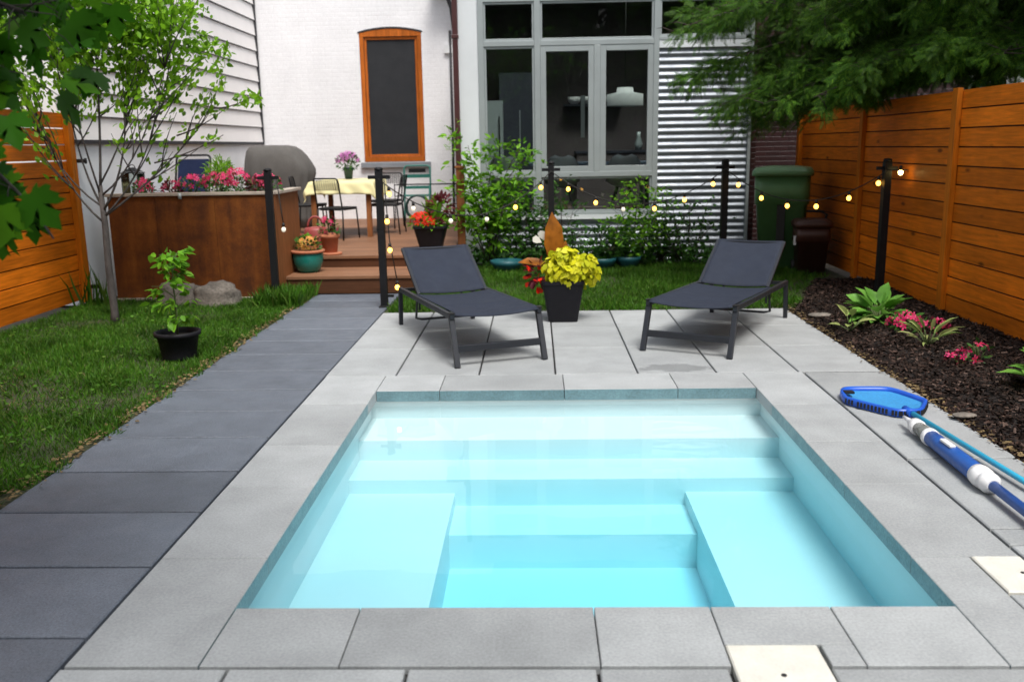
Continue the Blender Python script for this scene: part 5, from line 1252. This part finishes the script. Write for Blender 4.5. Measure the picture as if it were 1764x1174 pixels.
# boulders
def boulder(loc, s, seed, label):
    m = MB(); n = 30; rows = []
    for i in range(n//2+1):
        th = math.pi*i/(n//2); row = []
        for j in range(n):
            ph = 2*math.pi*j/n; d = Vector((math.sin(th)*math.cos(ph), math.sin(th)*math.sin(ph), -math.cos(th)))
            q = Vector([math.copysign(abs(v)**.75, v) for v in d]); f = 1+.26*mnoise.noise(d*1.6+Vector((seed, 0, 0)))+.12*mnoise.noise(d*4+Vector((0, seed, 0)))
            st = mnoise.cell(d*1.7+Vector((seed, seed, 0)))*.13
            p = q*(f+st*.6); row.append((p.x*s[0], p.y*s[1], p.z*s[2]+s[2]*.62))
        rows.append(row)
    m.loft(rows, True, True, True); o = m.build('boulder', MT['stone'], None); o.location = loc
    return tag(o, label, 'rock', 'boulders before the rusty planter')
boulder((-3.42, 9.50, -.05), (.235, .16, .17), 3.3, 'brown grey boulder in the grass right of the young potted plant')
boulder((-3.86, 9.60, -.05), (.23, .16, .17), 9.1, 'pale grey boulder hidden behind the young potted plant')

# small potted plant on the lawn
t = thing('potted_seedling', 'leggy young plant in a black nursery pot on the left lawn', 'potted plant', (-2.83, 6.92, 0))
MB().lathe([(.125, 0), (.128, .02), (.158, .185), (.175, .19), (.178, .222), (.164, .225), (.16, .20), (.155, .17)], 36, (0, 0, 0), True, False).build('pot', MT['plant_pot'], t)
MB().lathe([(.157, .175), (.001, .185)], 24, (0, 0, 0), False).build('soil', MT['potsoil'], t)
m = MB(); stc = [(0, 0, .17), (.01, 0, .4), (-.005, .01, .62), (.02, 0, .80)]; m.tube(stc, [.008, .007, .006, .004], 7)
P = []; D = []
for (z, n, r, h) in ((.30, 9, .17, .02), (.42, 8, .16, .04), (.52, 7, .17, .03), (.64, 8, .12, .02), (.72, 10, .12, .02), (.79, 12, .12, .03)):
    for k in range(n//2+1):
        a = random.uniform(0, 6.28); rr_ = r*random.uniform(.6, 1.05); e = Vector((math.cos(a)*rr_, math.sin(a)*rr_, z+h+random.gauss(0, .02))); m.tube([(0.005, 0, z-.03), e*.6+Vector((0, 0, z*.4+.02)), e], [.003, .0025, .002], 4)
        for q in range(7 if z > .6 else 5):
            u = random.uniform(.45, 1.0); P.append(tuple(Vector((0, 0, z)).lerp(e, u)+Vector((random.gauss(0, .025), random.gauss(0, .025), random.gauss(0, .02))))); D.append((math.cos(a)+random.gauss(0, .6), math.sin(a)+random.gauss(0, .6), -.45+random.gauss(0, .3)))
m.build('stem', MT['stem'], t); leaves_on('foliage', MT['leaf_shrub'], t, np.array(P), np.array(D), rng.uniform(.06, .095, len(P)), OVAL, 1.2, .5)

# plants in the mulch bed
HO = (np.array([(0, 0, 0), (.16, .18, .08), (.26, .42, .08), (.2, .72, .02), (0, 1, -.14), (-.2, .72, .02), (-.26, .42, .08), (-.16, .18, .08), (0, .45, .0), (0, .75, -.04)]), [(0, 1, 2, 8), (2, 3, 9, 8), (3, 4, 9), (4, 5, 9), (5, 6, 8, 9), (6, 7, 0, 8)])
def hosta(name, label, loc, n, size, m, up=.55, wid=.85, group='hostas in the mulch bed'):
    t = thing(name, label, 'plant', loc, 0, group); a = np.arange(n)*2.399+rng.normal(size=n)*.2; q = .35+.75*rng.random(n)
    D = np.stack([np.cos(a)*q, np.sin(a)*q, up*(.5+rng.random(n))*(1.2-q)], 1); P = np.stack([np.cos(a)*.05*q, np.sin(a)*.05*q, np.full(n, .03)+.10*(1.1-q)], 1)+unit(D)*size*.28
    scatter('foliage', P, D, np.tile((0, 0, 1.), (n, 1))+rng.normal(size=(n, 3))*.15, size*(.75+.5*rng.random(n)), HO, m, t, wid)
    mm = MB()
    for p, d in zip(P, D): mm.tube([(0, 0, 0), tuple(p)], [.006, .004], 5)
    mm.build('stem', MT['stem'], t); return t
hosta('hosta', 'large light green hosta at the back end of the mulch bed', (3.02, 7.95, .03), 56, .20, MT['hosta'], .6, 1.0)
hosta('hosta', 'light green hosta at the right edge of the photo in the mulch bed', (3.24, 5.6, .03), 24, .22, MT['hosta'], .55, 1.0)
hosta('variegated_hosta', 'striped cream and green hosta between the pink flowers in the mulch', (3.02, 6.92, .03), 16, .17, MT['varieg'], .7, .36)
flowerclump('impatiens', 'largest pink impatiens in the mulch beside the big hosta', 'flower', (3.10, 7.52, .02), .16, .16, 26, MT['pink'], MT['leaf_dark'], 80, 'pink impatiens in the mulch bed', .03, .05)
flowerclump('impatiens', 'pink impatiens in the mulch right beneath the big hosta fence side', 'flower', (3.28, 7.40, .02), .12, .13, 13, MT['pink'], MT['burg'], 50, 'pink impatiens in the mulch bed', .03, .05)
flowerclump('impatiens', 'small pink impatiens in front of the striped hosta, nearer the pool', 'flower', (2.98, 6.28, .02), .10, .12, 8, MT['pink'], MT['burg'], 44, 'pink impatiens in the mulch bed', .03, .045)
flowerclump('impatiens', 'single upright pink impatiens between striped hosta and right hosta', 'flower', (3.14, 6.35, .02), .07, .17, 5, MT['pink'], MT['leaf_dark'], 26, 'pink impatiens in the mulch bed', .03, .045)
t = hosta('seedling', 'pale low seedling near the patio corner in the mulch', (2.66, 7.6, .02), 9, .16, MT['varieg'], .4, .9, None)
for x, y, s, lb in ((2.62, 8.3, .09, 'flat grey stone in the mulch by the right lounger'), (2.48, 5.12, .055, 'small grey stone at the mulch edge by the skimmer net')):
    o = MB().ball((0, 0, 0), s, 8, .3).build('stone', MT['stone'], None); o.location = (x, y, .03); o.scale = (1.3, .8, .8); tag(o, lb, 'stone')
# weed by the fence end
t = thing('tall_weed', 'wispy tall grass weed at the foot of the white wall', 'weed', (-4.72, 9.45, 0))
n = 26; D = np.stack([rng.normal(size=n)*.25, rng.normal(size=n)*.2, np.ones(n)], 1); scatter('blades', rng.normal(size=(n, 3))*np.array([.09, .04, 0]), D, rng.normal(size=(n, 3))+np.array([0, -1, 0]), rng.uniform(.2, .5, n), BLADE, MT['grass'], t)
# gate hinges on the left fence end
for z, lb in ((1.52, 'upper black hinge on the end post of the left fence'), (.16, 'lower black hinge on the end post of the left fence')):
    m = MB().box(-.0, .10, -.02, .02, -.02, .02); m.tube([(.10, 0, -.03), (.10, 0, .03)], .014, 8); o = m.build('gate_hinge', MT['black'], None); o.location = (-4.93, 9.81, z); tag(o, lb, 'hinge', 'hinges on the left fence')

# trees behind the camera: what the windows and water reflect
for (x, y, h, r, sd_) in ((-6, -9, 9, 3.6, 1), (1.0, -12, 10, 4.0, 2), (7.5, -9, 9, 3.8, 3)):
    t = thing('garden_tree', ['leafy tree behind the viewer on the left', 'leafy tree behind the viewer in the middle', 'leafy tree behind the viewer on the right'][sd_-1], 'tree', (x, y, 0), 0, 'trees behind the viewer')
    MB().tube([(0, 0, -.05), (.05, 0, h*.3), (0, 0, h*.6), (0, 0, h*.85)], [.22, .17, .12, .05], 10).build('trunk', MT['bark'], t)
    P, d = blobpts(9000, (0, 0, h*.56), (r, r, h*.46), .4); nn = np.array([mnoise.noise(Vector(q)*.9) for q in P]); P = P[nn > -.2]
    scatter('crown', P, rdir(len(P), 0), rdir(len(P), .3), rng.uniform(.25, .5, len(P)), TUFT, MT['leaf_dark'], t)

t = thing('garden_house', 'red brick house behind the viewer seen only in reflections', 'house', (0, -17, 0))
MB().box(-12, 12, -5, 0, -.05, 6).build('wall', MT['darkbrick'], t)
MB().loft([[(-12.3, -5.3, 6.002), (12.3, -5.3, 6.002), (12.3, .3, 6.002), (-12.3, .3, 6.002)], [(-12.3, -2.6, 8.5), (12.3, -2.6, 8.5), (12.3, -2.4, 8.5), (-12.3, -2.4, 8.5)]], False).build('roof', MT['darkline'], t)
for x in (-8, -4, 0, 4, 8):
    for z in (1, 3.7): MB().box(x-.5, x+.5, .002, .05, z, z+1.5).build('window', MT['screen'], t)
